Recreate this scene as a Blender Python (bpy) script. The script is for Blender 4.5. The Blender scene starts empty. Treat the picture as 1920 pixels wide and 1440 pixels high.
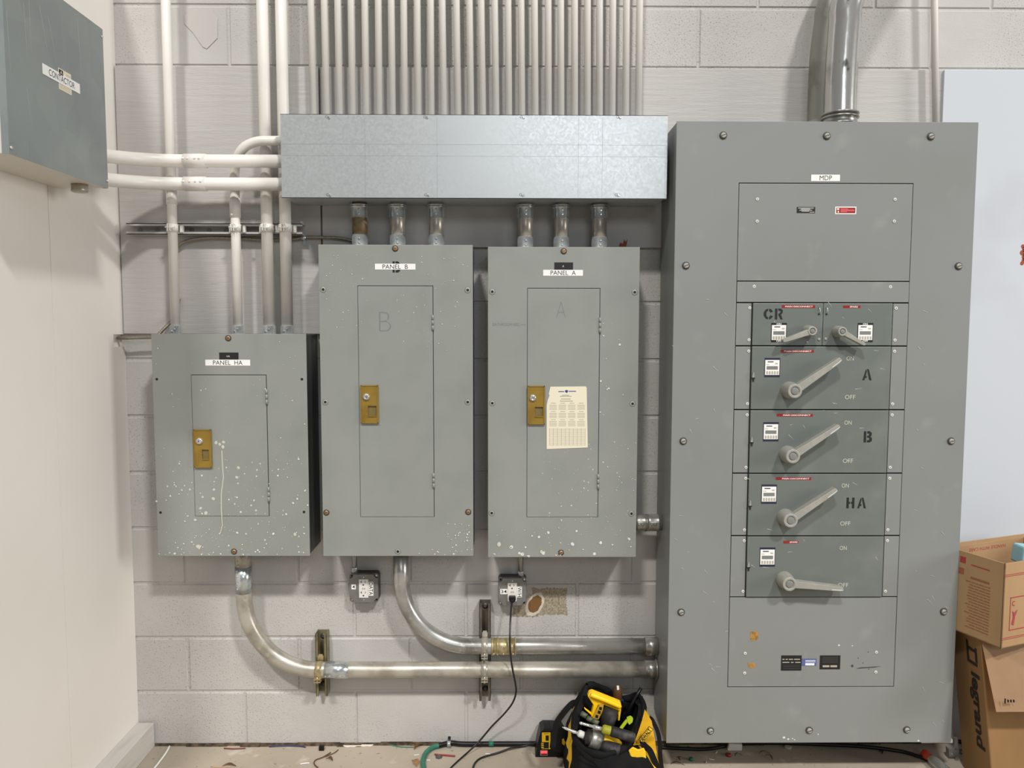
import bpy, bmesh, math, random
from mathutils import Vector, Matrix
from mathutils.geometry import tessellate_polygon
random.seed(7)
PI = math.pi

# ------------------------------------------------------------------ camera
F_PX, W_PX, H_PX = 1442.0, 1920, 1440
YAW, PITCH, ROLL = 0.009026, 0.072789, 0.001639
CAM = Vector((0.0, -2.743, 1.5365))
_cy, _sy, _cp, _sp = math.cos(YAW), math.sin(YAW), math.cos(PITCH), math.sin(PITCH)
_F = Vector((_sy*_cp, _cy*_cp, -_sp)); _R = Vector((_cy, -_sy, 0)); _U = _R.cross(_F)
R_ = _R*math.cos(ROLL) + _U*math.sin(ROLL); U_ = -_R*math.sin(ROLL) + _U*math.cos(ROLL); F_ = _F
cam_data = bpy.data.cameras.new('camera'); cam = bpy.data.objects.new('camera', cam_data)
bpy.context.scene.collection.objects.link(cam)
cam_data.sensor_width = 36; cam_data.lens = 36*F_PX/W_PX; cam_data.clip_start = .05
m = Matrix((R_, U_, -F_)).transposed().to_4x4(); m.translation = CAM
cam.matrix_world = m
sc = bpy.context.scene; sc.camera = cam

# ------------------------------------------------------------------ world, lamps, exposure
w = bpy.data.worlds.new('hall'); sc.world = w; w.use_nodes = True
bg = w.node_tree.nodes['Background']; bg.inputs[0].default_value = (.93, .96, 1, 1); bg.inputs[1].default_value = .16
def area(name, loc, target, sx, sy, power, col):
    l = bpy.data.lights.new(name, 'AREA'); l.shape = 'RECTANGLE'; l.size = sx; l.size_y = sy
    l.energy = power; l.color = col
    o = bpy.data.objects.new(name, l); sc.collection.objects.link(o)
    o.location = loc; o.rotation_euler = (Vector(target)-Vector(loc)).to_track_quat('-Z', 'Y').to_euler()
area('high_bay_light', (-5.9, -18, 22), (0, 0, 1.2), 2.6, 1.2, 3900, (1, .965, .92))
area('high_bay_light', (10.5, -18, 22), (.3, 0, 1.2), 2.6, 1.2, 4700, (1, .97, .93))
area('bay_light', (.50, -8.0, 4.35), (.3, 0, 1.4), .9, .6, 34, (.9, .95, 1))
area('bay_light', (1.75, -8.2, 3.75), (.6, 0, 1.4), .9, .6, 34, (.9, .95, 1))
area('left_wall_fill', (8.0, -3.6, 2.6), (-1.4, -.8, 1.3), 2.0, 2.4, 240, (1, .975, .94))  # added fill lamp off to the right, brightens the left wall; no doorway there
vs = sc.view_settings; vs.view_transform = 'Standard'; vs.look = 'None'; vs.gamma = 1; vs.use_curve_mapping = False
vs.exposure = 0.0

# ------------------------------------------------------------------ pixel <-> place
def ray(px, py): return F_ + R_*((px-960)/F_PX) - U_*((py-720)/F_PX)
def P(px, py, d): v = ray(px, py); return CAM + v*((-d-CAM.y)/v.y)
def S(px, py, x): v = ray(px, py); return CAM + v*((x-CAM.x)/v.x)
def G(px, py, z=0): v = ray(px, py); return CAM + v*((z-CAM.z)/v.z)
def rect(x0, y0, x1, y1, d):
    my, mx = (y0+y1)/2, (x0+x1)/2
    return P(x0, my, d).x, P(x1, my, d).x, P(mx, y1, d).z, P(mx, y0, d).z
def mpp(d): return (2.743-d)/F_PX          # metres per pixel on the plane y = -d

# ------------------------------------------------------------------ materials
def lin(c):
    f = lambda v: v/12.92 if v <= .04045 else ((v+.055)/1.055)**2.4
    return tuple(f(v/255) for v in c) + (1,)
def mat(name, col, rough=.5, metal=0., var=None, bumps=(), spec=.5, emit=None, stretch=(1, 1, 1), streak=None, trans=0):
    """col/var colours are sRGB 0-255; var=(colour, scale, lo, hi[, detail]); bumps=[(scale, strength, dist)]"""
    mt = bpy.data.materials.new(name); mt.use_nodes = True; nt = mt.node_tree; N = nt.nodes; L = nt.links
    b = N['Principled BSDF']; b.inputs['Roughness'].default_value = rough; b.inputs['Metallic'].default_value = metal
    b.inputs['Specular IOR Level'].default_value = spec; b.inputs['Base Color'].default_value = lin(col)
    if trans: b.inputs['Transmission Weight'].default_value = trans
    tc = N.new('ShaderNodeTexCoord'); mp = N.new('ShaderNodeMapping'); mp.inputs['Scale'].default_value = stretch
    L.new(tc.outputs['Object'], mp.inputs[0]); cur = None
    for v in ([var] if var and not isinstance(var, list) else (var or [])):
        n = N.new('ShaderNodeTexNoise'); n.inputs['Scale'].default_value = v[1]; n.inputs['Detail'].default_value = v[4] if len(v) > 4 else 4
        L.new(mp.outputs[0], n.inputs['Vector'])
        r = N.new('ShaderNodeMapRange'); r.inputs[1].default_value = v[2]; r.inputs[2].default_value = v[3]
        L.new(n.outputs[0], r.inputs[0])
        mx = N.new('ShaderNodeMixRGB'); L.new(r.outputs[0], mx.inputs[0])
        if cur: L.new(cur, mx.inputs[1])
        else: mx.inputs[1].default_value = lin(col)
        mx.inputs[2].default_value = lin(v[0]); cur = mx.outputs[0]
    if cur: L.new(cur, b.inputs['Base Color'])
    prev = None
    for s, st, di in bumps:
        n = N.new('ShaderNodeTexNoise'); n.inputs['Scale'].default_value = s; n.inputs['Detail'].default_value = 3
        L.new(mp.outputs[0], n.inputs['Vector'])
        bp = N.new('ShaderNodeBump'); bp.inputs['Strength'].default_value = st; bp.inputs['Distance'].default_value = di
        L.new(n.outputs[0], bp.inputs['Height'])
        if prev: L.new(prev, bp.inputs['Normal'])
        prev = bp.outputs[0]
    if prev: L.new(prev, b.inputs['Normal'])
    if emit: b.inputs['Emission Color'].default_value = lin(emit[0]); b.inputs['Emission Strength'].default_value = emit[1]
    return mt

WALLC = (196, 191, 188)
m_ply = mat('painted_plywood', (181, 179, 176), .55, var=[((181, 177, 173), 5, .45, .75), ((152, 148, 144), 26, .70, .78, 6)], bumps=[(9, .35, .004), (60, .3, .002)], stretch=(.7, 1, 8))
m_white_board = mat('white_board_paint', (192, 197, 204), .5, var=((178, 182, 189), 2.2, .55, .8), bumps=[(14, .1, .003)])
m_left = mat('smooth_wall_paint', (238, 233, 227), .5, var=((231, 225, 217), 1.6, .4, .8), bumps=[(5, .12, .006), (120, .06, .001)])
m_base = mat('painted_lumber', (205, 200, 194), .55, var=((188, 184, 178), 8, .5, .75), bumps=[(30, .3, .002)], stretch=(4, .6, 4))
m_dark = mat('dark_gap', (30, 30, 29), .9)
m_pipe = mat('painted_conduit', (228, 224, 217), .38, var=((216, 211, 204), 6, .5, .8), bumps=[(40, .06, .001)])
m_gray = mat('grey_enamel', (141, 144, 139), .42, var=[((134, 138, 133), 7, .45, .75), ((148, 151, 146), 2.5, .55, .8)], bumps=[(4, .05, .004), (300, .06, .0004)])
m_gray2 = mat('grey_enamel_distribution', (133, 136, 134), .40, var=[((128, 131, 128), 3, .45, .75), ((143, 145, 142), 9, .62, .8)], bumps=[(3, .05, .004), (300, .06, .0004)])
m_door = mat('dark_grey_enamel', (107, 113, 109), .38, var=((118, 123, 119), 8, .5, .8), bumps=[(300, .05, .0004)])
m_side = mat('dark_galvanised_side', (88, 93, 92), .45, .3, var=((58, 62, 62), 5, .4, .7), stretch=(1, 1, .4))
m_lever = mat('grey_lever_metal', (158, 157, 149), .40, .15, var=((172, 169, 158), 25, .5, .75), bumps=[(120, .1, .001)])
m_lever2 = mat('lever_button_grey', (128, 130, 127), .45, .1)
m_brass = mat('olive_gold_enamel', (150, 121, 50), .35, .2, var=((132, 105, 42), 18, .5, .7), bumps=[(150, .1, .001)])
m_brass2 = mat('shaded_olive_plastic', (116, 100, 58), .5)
m_chrome = mat('bright_steel', (214, 216, 217), .22, .75)
m_zinc = mat('zinc_plated', (206, 212, 214), .25, .72, var=((168, 172, 172), 30, .4, .7), bumps=[(60, .1, .001)])
m_emt = mat('weathered_conduit', (192, 187, 176), .34, .5, var=[((152, 145, 132), 14, .42, .72, 6), ((196, 186, 168), 45, .58, .7, 6)], bumps=[(40, .18, .002)])
m_emt2 = mat('dull_steel_conduit', (180, 179, 174), .3, .65, var=[((124, 122, 116), 9, .45, .7, 6), ((190, 190, 186), 60, .6, .75, 4)], bumps=[(30, .12, .002)])
m_big = mat('shiny_rigid_conduit', (196, 196, 193), .2, .72, var=[((120, 118, 113), 9, .52, .68, 8), ((96, 92, 86), 30, .64, .74, 8)], bumps=[(22, .25, .003), (90, .1, .001)], stretch=(1, 1, .6))
m_bigold = mat('chalky_rigid_conduit', (146, 146, 136), .42, .45, var=[((112, 110, 102), 9, .5, .68, 8), ((172, 174, 160), 24, .6, .74, 8)], bumps=[(22, .25, .003)], stretch=(1, 1, .6))
m_rusty = mat('rusty_conduit', (128, 108, 80), .55, .45, var=[((88, 72, 54), 40, .45, .65, 8), ((176, 160, 130), 60, .6, .72, 6)], bumps=[(60, .3, .002)])
m_yzinc = mat('yellow_zinc', (182, 168, 128), .36, .5, var=((120, 108, 78), 30, .45, .7))
m_strut = mat('dull_strut', (116, 111, 100), .45, .55, var=((74, 68, 58), 20, .45, .7))
m_strutg = mat('olive_zinc_strut', (140, 132, 100), .42, .5, var=((88, 82, 62), 20, .45, .7))
m_armor = mat('armoured_cable', (146, 138, 124), .4, .6)
m_black = mat('black_plastic', (17, 17, 18), .4, spec=.35, var=((26, 26, 28), 20, .5, .8))
m_cord = mat('black_cord', (28, 25, 27), .38)
m_blackprint = mat('black_print', (22, 22, 22), .6)
m_pencil = mat('pencil_mark', (118, 121, 119), .6)
m_white = mat('white_label', (238, 238, 236), .45)
m_red = mat('red_tape', (146, 36, 34), .35)
m_redpale = mat('pale_red_print', (226, 110, 112), .5)
m_blue = mat('blue_sticker', (84, 98, 150), .5)
m_paper = mat('aged_paper', (226, 219, 196), .7, var=((206, 190, 146), 9, .6, .85))
m_papergrey = mat('printed_grey', (176, 170, 154), .7)
m_navy = mat('navy_ink', (40, 56, 128), .6)
m_outlet = mat('white_receptacle', (222, 220, 214), .35)
m_box = mat('steel_box', (126, 126, 123), .38, .3, var=((112, 112, 109), 20, .45, .7))
m_boxd = mat('steel_box_dark', (74, 72, 70), .45, .3)
m_splat = mat('dried_white_paint', (214, 213, 206), .6)
m_splat2 = mat('dried_cream_paint', (196, 194, 178), .6)
m_tan = mat('tape_residue', (176, 132, 66), .6, var=((140, 100, 48), 60, .45, .6))
m_card = mat('cardboard', (168, 136, 98), .8, var=((154, 122, 86), 6, .45, .75), bumps=[(40, .12, .001)], stretch=(1, 1, .3))
m_card2 = mat('cardboard_brown', (144, 110, 68), .8, var=((130, 98, 60), 5, .45, .75), bumps=[(40, .12, .001)], stretch=(1, 1, .3))
m_cardl = mat('cardboard_light', (190, 156, 122), .8, var=((178, 144, 110), 5, .45, .75))
m_cardprint = mat('card_black_print', (38, 30, 22), .8)
m_cardred = mat('card_red_print', (160, 58, 62), .8)
m_cardreddull = mat('card_dull_red_print', (146, 90, 62), .8)
m_ltblue = mat('light_blue_plastic', (150, 196, 206), .5)
m_yellow = mat('yellow_plastic', (255, 204, 24), .35, var=((250, 190, 16), 20, .5, .8))
m_yfab = mat('yellow_fabric', (240, 196, 30), .75, var=((214, 170, 24), 14, .45, .75), bumps=[(300, .2, .001), (18, .4, .004)])
m_bfab = mat('black_fabric', (15, 15, 16), .85, spec=.2, var=((24, 23, 23), 20, .5, .75), bumps=[(400, .3, .001), (16, .5, .005)])
m_bweb = mat('black_webbing', (14, 14, 15), .8, spec=.25, bumps=[(300, .3, .001)])
m_silver = mat('scuffed_silver_housing', (158, 158, 152), .4, .6, var=((96, 95, 90), 40, .5, .7))
m_rub = mat('dusty_black_rubber', (32, 31, 31), .65, var=((78, 74, 72), 30, .52, .72))
m_olive = mat('olive_grey_metal', (92, 98, 78), .5, .2)
m_lime = mat('lime_plastic', (176, 196, 38), .45)
m_limed = mat('worn_lime_plastic', (150, 150, 34), .5)
m_green = mat('green_hose', (44, 112, 92), .45, var=((58, 128, 106), 20, .5, .8))
m_greend = mat('green_tape', (30, 104, 82), .5)
m_leaf = mat('dry_leaf', (140, 98, 56), .8, var=((104, 68, 38), 60, .45, .65))
m_leaf2 = mat('dry_brown_stem', (92, 68, 48), .85)
m_redpl = mat('red_plastic', (146, 48, 44), .45)
m_orange = mat('orange_cap', (196, 66, 26), .35)
m_clear = mat('clear_plastic', (225, 230, 228), .12, trans=.9)
m_redled = mat('red_lamp', (230, 70, 80), .3, emit=((255, 70, 80), 1.2))
m_wood = mat('brown_grip', (88, 58, 34), .45)
m_rust = mat('rust_red_stain', (150, 76, 52), .8)
m_floorfoam = mat('white_caulk', (224, 219, 208), .7, bumps=[(60, .4, .004)])
m_dirt = mat('dirt_gap', (96, 80, 62), .95, var=((52, 42, 34), 40, .4, .6, 8), bumps=[(60, .6, .006)])

def galv(name, c1, c2, rough, metal, scale=170):
    mt = bpy.data.materials.new(name); mt.use_nodes = True; nt = mt.node_tree; N = nt.nodes; L = nt.links
    b = N['Principled BSDF']; b.inputs['Metallic'].default_value = metal
    tc = N.new('ShaderNodeTexCoord'); v = N.new('ShaderNodeTexVoronoi'); v.inputs['Scale'].default_value = scale
    L.new(tc.outputs['Object'], v.inputs['Vector']); sp = N.new('ShaderNodeSeparateColor'); L.new(v.outputs['Color'], sp.inputs[0])
    n = N.new('ShaderNodeTexNoise'); n.inputs['Scale'].default_value = 2.2; n.inputs['Detail'].default_value = 5; L.new(tc.outputs['Object'], n.inputs['Vector'])
    a = N.new('ShaderNodeMath'); a.operation = 'MULTIPLY'; a.inputs[1].default_value = .16; L.new(sp.outputs[0], a.inputs[0])
    a2 = N.new('ShaderNodeMath'); a2.operation = 'MULTIPLY_ADD'; a2.inputs[1].default_value = 1.1; L.new(n.outputs[0], a2.inputs[0]); L.new(a.outputs[0], a2.inputs[2])
    r = N.new('ShaderNodeMapRange'); r.inputs[1].default_value = .3; r.inputs[2].default_value = .95; L.new(a2.outputs[0], r.inputs[0])
    mx = N.new('ShaderNodeMixRGB'); mx.inputs[1].default_value = lin(c1); mx.inputs[2].default_value = lin(c2); L.new(r.outputs[0], mx.inputs[0]); L.new(mx.outputs[0], b.inputs['Base Color'])
    rr = N.new('ShaderNodeMapRange'); rr.inputs[3].default_value = rough-.03; rr.inputs[4].default_value = rough+.05; L.new(sp.outputs[1], rr.inputs[0]); L.new(rr.outputs[0], b.inputs['Roughness'])
    bp = N.new('ShaderNodeBump'); bp.inputs['Strength'].default_value = .004; bp.inputs['Distance'].default_value = .0003; L.new(sp.outputs[2], bp.inputs['Height'])
    n2 = N.new('ShaderNodeTexNoise'); n2.inputs['Scale'].default_value = 3; L.new(tc.outputs['Object'], n2.inputs['Vector'])
    b2 = N.new('ShaderNodeBump'); b2.inputs['Strength'].default_value = .03; b2.inputs['Distance'].default_value = .002; L.new(n2.outputs[0], b2.inputs['Height']); L.new(bp.outputs[0], b2.inputs['Normal'])
    L.new(b2.outputs[0], b.inputs['Normal'])
    return mt
m_galv = galv('galvanised_sheet', (184, 188, 188), (194, 198, 200), .33, .5)
m_galvd = galv('dark_galvanised_sheet', (98, 106, 108), (128, 135, 137), .42, .8, 20)

def wall_material():
    mt = bpy.data.materials.new('painted_block'); mt.use_nodes = True; nt = mt.node_tree; N = nt.nodes; L = nt.links
    b = N['Principled BSDF']; b.inputs['Roughness'].default_value = .62
    tc = N.new('ShaderNodeTexCoord'); co = tc.outputs['Object']
    def noise(s, d=4, src=co):
        n = N.new('ShaderNodeTexNoise'); n.inputs['Scale'].default_value = s; n.inputs['Detail'].default_value = d; L.new(src, n.inputs['Vector']); return n.outputs[0]
    def mr(x, a, c, lo=0, hi=1):
        r = N.new('ShaderNodeMapRange'); r.inputs[1].default_value = a; r.inputs[2].default_value = c; r.inputs[3].default_value = lo; r.inputs[4].default_value = hi; L.new(x, r.inputs[0]); return r.outputs[0]
    def mth(op, x, y=None, z=None):
        n = N.new('ShaderNodeMath'); n.operation = op
        for i, v in enumerate((x, y, z)):
            if v is None: continue
            if isinstance(v, (int, float)): n.inputs[i].default_value = v
            else: L.new(v, n.inputs[i])
        return n.outputs[0]
    def mix(f, a, c):
        n = N.new('ShaderNodeMixRGB'); L.new(f, n.inputs[0])
        for i, v in ((1, a), (2, c)):
            if isinstance(v, tuple): n.inputs[i].default_value = lin(v)
            else: L.new(v, n.inputs[i])
        return n.outputs[0]
    sm = noise(2.3, 2)                                     # where the paint fills the block face
    pits = mr(noise(210, 2), .62, .70)
    pits = mth('MULTIPLY', pits, mr(sm, .38, .56))
    col = mix(mr(noise(4), .35, .75), (188, 186, 182), (179, 177, 172))
    col = mix(mth('MULTIPLY', pits, .5), col, (120, 112, 106))
    sp = N.new('ShaderNodeSeparateXYZ'); L.new(co, sp.inputs[0]); X, Z = sp.outputs[0], sp.outputs[2]
    wob = mth('MULTIPLY', mth('SUBTRACT', noise(60, 5), .5), .022)
    def boxmask(cx, cz, hw, hh):
        a = mth('SUBTRACT', mth('ABSOLUTE', mth('SUBTRACT', X, cx)), hw)
        c = mth('SUBTRACT', mth('ABSOLUTE', mth('SUBTRACT', Z, cz)), hh)
        return mth('ADD', mth('MAXIMUM', a, c), wob)
    p0 = P(1030, 1128, 0); p1 = P(985, 1136, 0)
    q = mth('MINIMUM', boxmask(p0.x, p0.z, 34*mpp(0), 26*mpp(0)), boxmask(p1.x, p1.z, 25*mpp(0), 22*mpp(0)))
    bare = mth('LESS_THAN', q, 0)
    col = mix(bare, col, mix(mr(noise(130, 3), .4, .65), (170, 158, 138), (128, 116, 98)))
    h = P(1003, 1133, 0); a = math.radians(-28)            # knocked-out hole, an upright leaning ellipse
    dx = mth('SUBTRACT', X, h.x); dz = mth('SUBTRACT', Z, h.z)
    u = mth('ADD', mth('MULTIPLY', dx, math.cos(a)), mth('MULTIPLY', dz, math.sin(a)))
    v = mth('SUBTRACT', mth('MULTIPLY', dz, math.cos(a)), mth('MULTIPLY', dx, math.sin(a)))
    e = mth('ADD', mth('POWER', mth('ABSOLUTE', mth('DIVIDE', u, .0215)), 2), mth('POWER', mth('ABSOLUTE', mth('DIVIDE', v, .034)), 2))
    e = mth('ADD', e, mth('MULTIPLY', mth('SUBTRACT', noise(55, 4), .5), 1.1))
    col = mix(mth('LESS_THAN', e, 1.9), col, (205, 196, 180))
    col = mix(mth('LESS_THAN', e, 1.0), col, (118, 84, 44))
    L.new(col, b.inputs['Base Color'])
    def bump(hh, st, di, prev=None, inv=False):
        n = N.new('ShaderNodeBump'); n.inputs['Strength'].default_value = st; n.inputs['Distance'].default_value = di; n.invert = inv; L.new(hh, n.inputs['Height'])
        if prev: L.new(prev, n.inputs['Normal'])
        return n.outputs[0]
    n = bump(mth('MULTIPLY', noise(150, 4), mr(sm, .3, .6, .3, 1)), .38, .004)
    n = bump(pits, .6, .003, n, True)
    n = bump(noise(9, 2), .25, .01, n)
    n = bump(mth('LESS_THAN', e, 1.0), .8, .01, n, True)
    L.new(n, b.inputs['Normal'])
    return mt
m_cmu = wall_material()
m_floor = mat('dusty_concrete', (176, 165, 149), .8, var=[((158, 147, 131), 3, .4, .7, 8), ((196, 188, 176), 12, .6, .75, 6), ((120, 108, 94), 60, .66, .74, 3)], bumps=[(25, .3, .004), (120, .2, .001)])

# ------------------------------------------------------------------ mesh helpers
_txt = {}
def text_mesh(body, bold=0):
    k = (body, bold)
    if k not in _txt:
        c = bpy.data.curves.new('t', 'FONT'); c.body = body; c.size = 1; c.offset = bold; c.resolution_u = 3
        o = bpy.data.objects.new('t', c); me = bpy.data.meshes.new_from_object(o)
        vs_ = [v.co.copy() for v in me.vertices]; fs = [tuple(p.vertices) for p in me.polygons]
        bpy.data.objects.remove(o); bpy.data.curves.remove(c); bpy.data.meshes.remove(me)
        x0 = min(v.x for v in vs_); x1 = max(v.x for v in vs_); y0 = min(v.y for v in vs_); y1 = max(v.y for v in vs_)
        _txt[k] = ([(v.x-(x0+x1)/2, v.y-(y0+y1)/2) for v in vs_], fs, x1-x0, y1-y0)
    return _txt[k]
RX, UZ = Vector((1, 0, 0)), Vector((0, 0, 1))
class MB:
    def __init__(s): s.bm = bmesh.new()
    def face(s, vs_, m=0, sm=False):
        try: f = s.bm.faces.new(vs_); f.material_index = m; f.smooth = sm; return f
        except ValueError: return None
    def quadmesh(s, co, faces, m=0, sm=False):
        v = [s.bm.verts.new(c) for c in co]
        for f in faces: s.face([v[i] for i in f], m, sm)
        return s
    def box(s, x0, x1, y0, y1, z0, z1, m=0):
        x0, x1 = sorted((x0, x1)); y0, y1 = sorted((y0, y1)); z0, z1 = sorted((z0, z1))
        co = [(x, y, z) for x in (x0, x1) for y in (y0, y1) for z in (z0, z1)]
        return s.quadmesh(co, [(0, 1, 3, 2), (4, 6, 7, 5), (0, 4, 5, 1), (2, 3, 7, 6), (0, 2, 6, 4), (1, 5, 7, 3)], m)
    def obox(s, c, a, b, h, la, lb, lh, m=0):          # oriented box: centre, three axes, full lengths
        c = Vector(c); a = Vector(a).normalized()*la/2; b = Vector(b).normalized()*lb/2; h = Vector(h).normalized()*lh/2
        co = [c+i*a+j*b+k*h for i in (-1, 1) for j in (-1, 1) for k in (-1, 1)]
        return s.quadmesh(co, [(0, 1, 3, 2), (4, 6, 7, 5), (0, 4, 5, 1), (2, 3, 7, 6), (0, 2, 6, 4), (1, 5, 7, 3)], m)
    def front(s, x0, y0, x1, y1, d0, d1, m=0):         # box given by its front face as seen, from depth d0 to d1
        a, b, c, d = rect(x0, y0, x1, y1, d1); return s.box(a, b, -d1, -d0, c, d, m)
    def lathe(s, p, ax, prof, n=24, m=0, sm=True, caps=True, squash=1):
        p = Vector(p); ax = Vector(ax).normalized(); t = Vector((0, 0, 1)) if abs(ax.z) < .9 else Vector((1, 0, 0))
        u = ax.cross(t).normalized(); v = ax.cross(u); rings = []
        for h, r in prof:
            rings.append([s.bm.verts.new(p+ax*h+(u*math.cos(2*PI*i/n)+v*math.sin(2*PI*i/n)*squash)*r) for i in range(n)])
        for a, b in zip(rings, rings[1:]):
            for i in range(n): s.face([a[i], a[(i+1) % n], b[(i+1) % n], b[i]], m, sm)
        if caps:
            s.face(rings[0][::-1], m); s.face(rings[-1], m)
        return s
    def cyl(s, p0, p1, r, r1=None, n=24, m=0, sm=True, caps=True):
        p0, p1 = Vector(p0), Vector(p1); return s.lathe(p0, p1-p0, [(0, r), ((p1-p0).length, r if r1 is None else r1)], n, m, sm, caps)
    def tube(s, pts, r, n=16, m=0, caps=True, mod=None, flat=1):
        pts = [Vector(p) for p in pts]; rings = []; u = None
        for i, p in enumerate(pts):
            t = (pts[min(i+1, len(pts)-1)]-pts[max(i-1, 0)]).normalized()
            if u is None:
                q = Vector((0, -1, 0)) if abs(t.y) < .9 else Vector((0, 0, 1)); u = (q-t*q.dot(t)).normalized()
            else: u = (u-t*u.dot(t)).normalized()
            v = t.cross(u); rr = r(i) if callable(r) else r
            rings.append([s.bm.verts.new(p+(u*math.cos(2*PI*k/n)*flat+v*math.sin(2*PI*k/n))*rr) for k in range(n)])
        for a, b in zip(rings, rings[1:]):
            for i in range(n): s.face([a[i], a[(i+1) % n], b[(i+1) % n], b[i]], m, True)
        if caps: s.face(rings[0][::-1], m); s.face(rings[-1], m)
        return s
    def prism(s, poly, vec, m=0, sm=False):
        vec = Vector(vec); a = [s.bm.verts.new(Vector(p)) for p in poly]; b = [s.bm.verts.new(Vector(p)+vec) for p in poly]; n = len(a)
        for i in range(n): s.face([a[(i+1) % n], a[i], b[i], b[(i+1) % n]], m, sm)
        if n > 4:
            for t_ in tessellate_polygon([[v.co for v in a]]):
                s.face([a[i] for i in t_], m); s.face([b[i] for i in t_[::-1]], m)
        else: s.face(a, m); s.face(b[::-1], m)
        return s
    def text(s, body, c, w, h, m=1, r=RX, u=UZ, bold=0, keep=False):
        """lettering centred on c, w wide and h high"""
        vs_, fs, tw, th = text_mesh(body, bold); c, r, u = Vector(c), Vector(r).normalized(), Vector(u).normalized()
        sx = w/tw if w else h/th; sy = h/th if h else sx
        v = [s.bm.verts.new(c+r*(x*sx)+u*(y*sy)) for x, y in vs_]
        for f in fs: s.face([v[i] for i in f], m)
        return s
    def ptext(s, body, px, py, wpx, hpx, d, m=1, bold=0):
        k = mpp(d); return s.text(body, P(px, py, d), wpx*k if wpx else None, hpx*k if hpx else None, m, bold=bold)
    def disc(s, c, r, nrm=(0, -1, 0), h=.0004, n=8, m=0, sx=1, rot=0):
        c = Vector(c); nrm = Vector(nrm); t = Vector((0, 0, 1)) if abs(nrm.z) < .9 else Vector((1, 0, 0)); u = nrm.cross(t).normalized(); v = nrm.cross(u)
        u, v = u*math.cos(rot)+v*math.sin(rot), v*math.cos(rot)-u*math.sin(rot)
        a = [s.bm.verts.new(c+(u*math.cos(2*PI*i/n)*sx+v*math.sin(2*PI*i/n))*r) for i in range(n)]
        b = [s.bm.verts.new(c+nrm*h+(u*math.cos(2*PI*i/n)*sx+v*math.sin(2*PI*i/n))*r*.75) for i in range(n)]
        for i in range(n): s.face([a[i], a[(i+1) % n], b[(i+1) % n], b[i]], m, True)
        s.face(b, m, True); return s
WL = {}
def build(mb, name, mats, parent=None, origin=None, bevel=0, kind=None, label=None):
    bm = mb.bm; bmesh.ops.recalc_face_normals(bm, faces=bm.faces[:])
    if not isinstance(mats, (list, tuple)): mats = [mats]
    me = bpy.data.meshes.new(name)
    if origin is None:
        lo = Vector((min(v.co.x for v in bm.verts), min(v.co.y for v in bm.verts), min(v.co.z for v in bm.verts)))
        hi = Vector((max(v.co.x for v in bm.verts), max(v.co.y for v in bm.verts), max(v.co.z for v in bm.verts)))
        origin = (lo+hi)/2
        if parent is None: origin.z = lo.z
    origin = Vector(origin)
    bmesh.ops.translate(bm, verts=bm.verts[:], vec=-origin); bm.to_mesh(me); bm.free()
    for mt in mats: me.materials.append(mt)
    o = bpy.data.objects.new(name, me); sc.collection.objects.link(o)
    if parent: o.parent = parent; o.location = origin-WL[parent]
    else: o.location = origin
    WL[o] = origin
    if bevel:
        b = o.modifiers.new('bevel', 'BEVEL'); b.width = bevel; b.segments = 2; b.limit_method = 'ANGLE'; b.angle_limit = math.radians(40)
    if kind: o['kind'] = kind
    if label: o['label'] = label
    return o
def thing(name, label, cat, loc, group=None):
    o = bpy.data.objects.new(name, None); o.empty_display_size = .05; sc.collection.objects.link(o); o.location = loc; WL[o] = Vector(loc)
    o['label'] = label; o['category'] = cat
    if group: o['group'] = group
    return o
def tag(o, label, cat, group=None):
    o['label'] = label; o['category'] = cat
    if group: o['group'] = group
    return o
def inst(src, name, parent, loc):                        # another part sharing a mesh
    o = bpy.data.objects.new(name, src.data); sc.collection.objects.link(o); o.parent = parent; o.location = Vector(loc)-WL[parent]; WL[o] = Vector(loc)
    for md in src.modifiers:
        b = o.modifiers.new(md.name, md.type); b.width = md.width; b.segments = md.segments; b.limit_method = md.limit_method; b.angle_limit = md.angle_limit
    return o
def bez(ps, n=12):                                       # Catmull-Rom through points
    ps = [Vector(p) for p in ps]; q = [ps[0]*2-ps[1]]+ps+[ps[-1]*2-ps[-2]]; out = []
    for i in range(1, len(q)-2):
        a, b, c, d = q[i-1:i+3]
        for k in range(n):
            t = k/n; out.append(.5*((2*b)+(c-a)*t+(2*a-5*b+4*c-d)*t*t+(3*b-a-3*c+d)*t**3))
    return out+[ps[-1]]

# ================================================================== THE SETTING
XL = (P(213, 0, 0).x+P(260, 1370, 0).x)/2               # left wall
ply_r = P(1232, 420, .018).x
mb = MB(); BH, BL = .2032, .4064
mb.box(XL-.2, 3.4, .004, .15, 0, 3.66)
ph = P(460, 1345, 0).x
for k in range(18):
    x = ph + (BL/2 if k % 2 else 0) - 3*BL - (BL if k % 2 else 0)
    z0, z1 = k*BH, (k+1)*BH
    while x < 3.4:
        a, b = max(x, XL-.1), min(x+BL, 3.4)
        if b-a > .03:
            g, c = .003, .0045
            o_ = [(a+g, .004, z0+g), (b-g, .004, z0+g), (b-g, .004, z1-g), (a+g, .004, z1-g)]
            i_ = [(a+g+c, 0, z0+g+c), (b-g-c, 0, z0+g+c), (b-g-c, 0, z1-g-c), (a+g+c, 0, z1-g-c)]
            mb.quadmesh(o_+i_, [(4, 5, 6, 7)]+[(j, (j+1) % 4, 4+(j+1) % 4, 4+j) for j in range(4)])
        x += BL
build(mb, 'wall_back', m_cmu, origin=(0, 0, 0), kind='structure')
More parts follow.
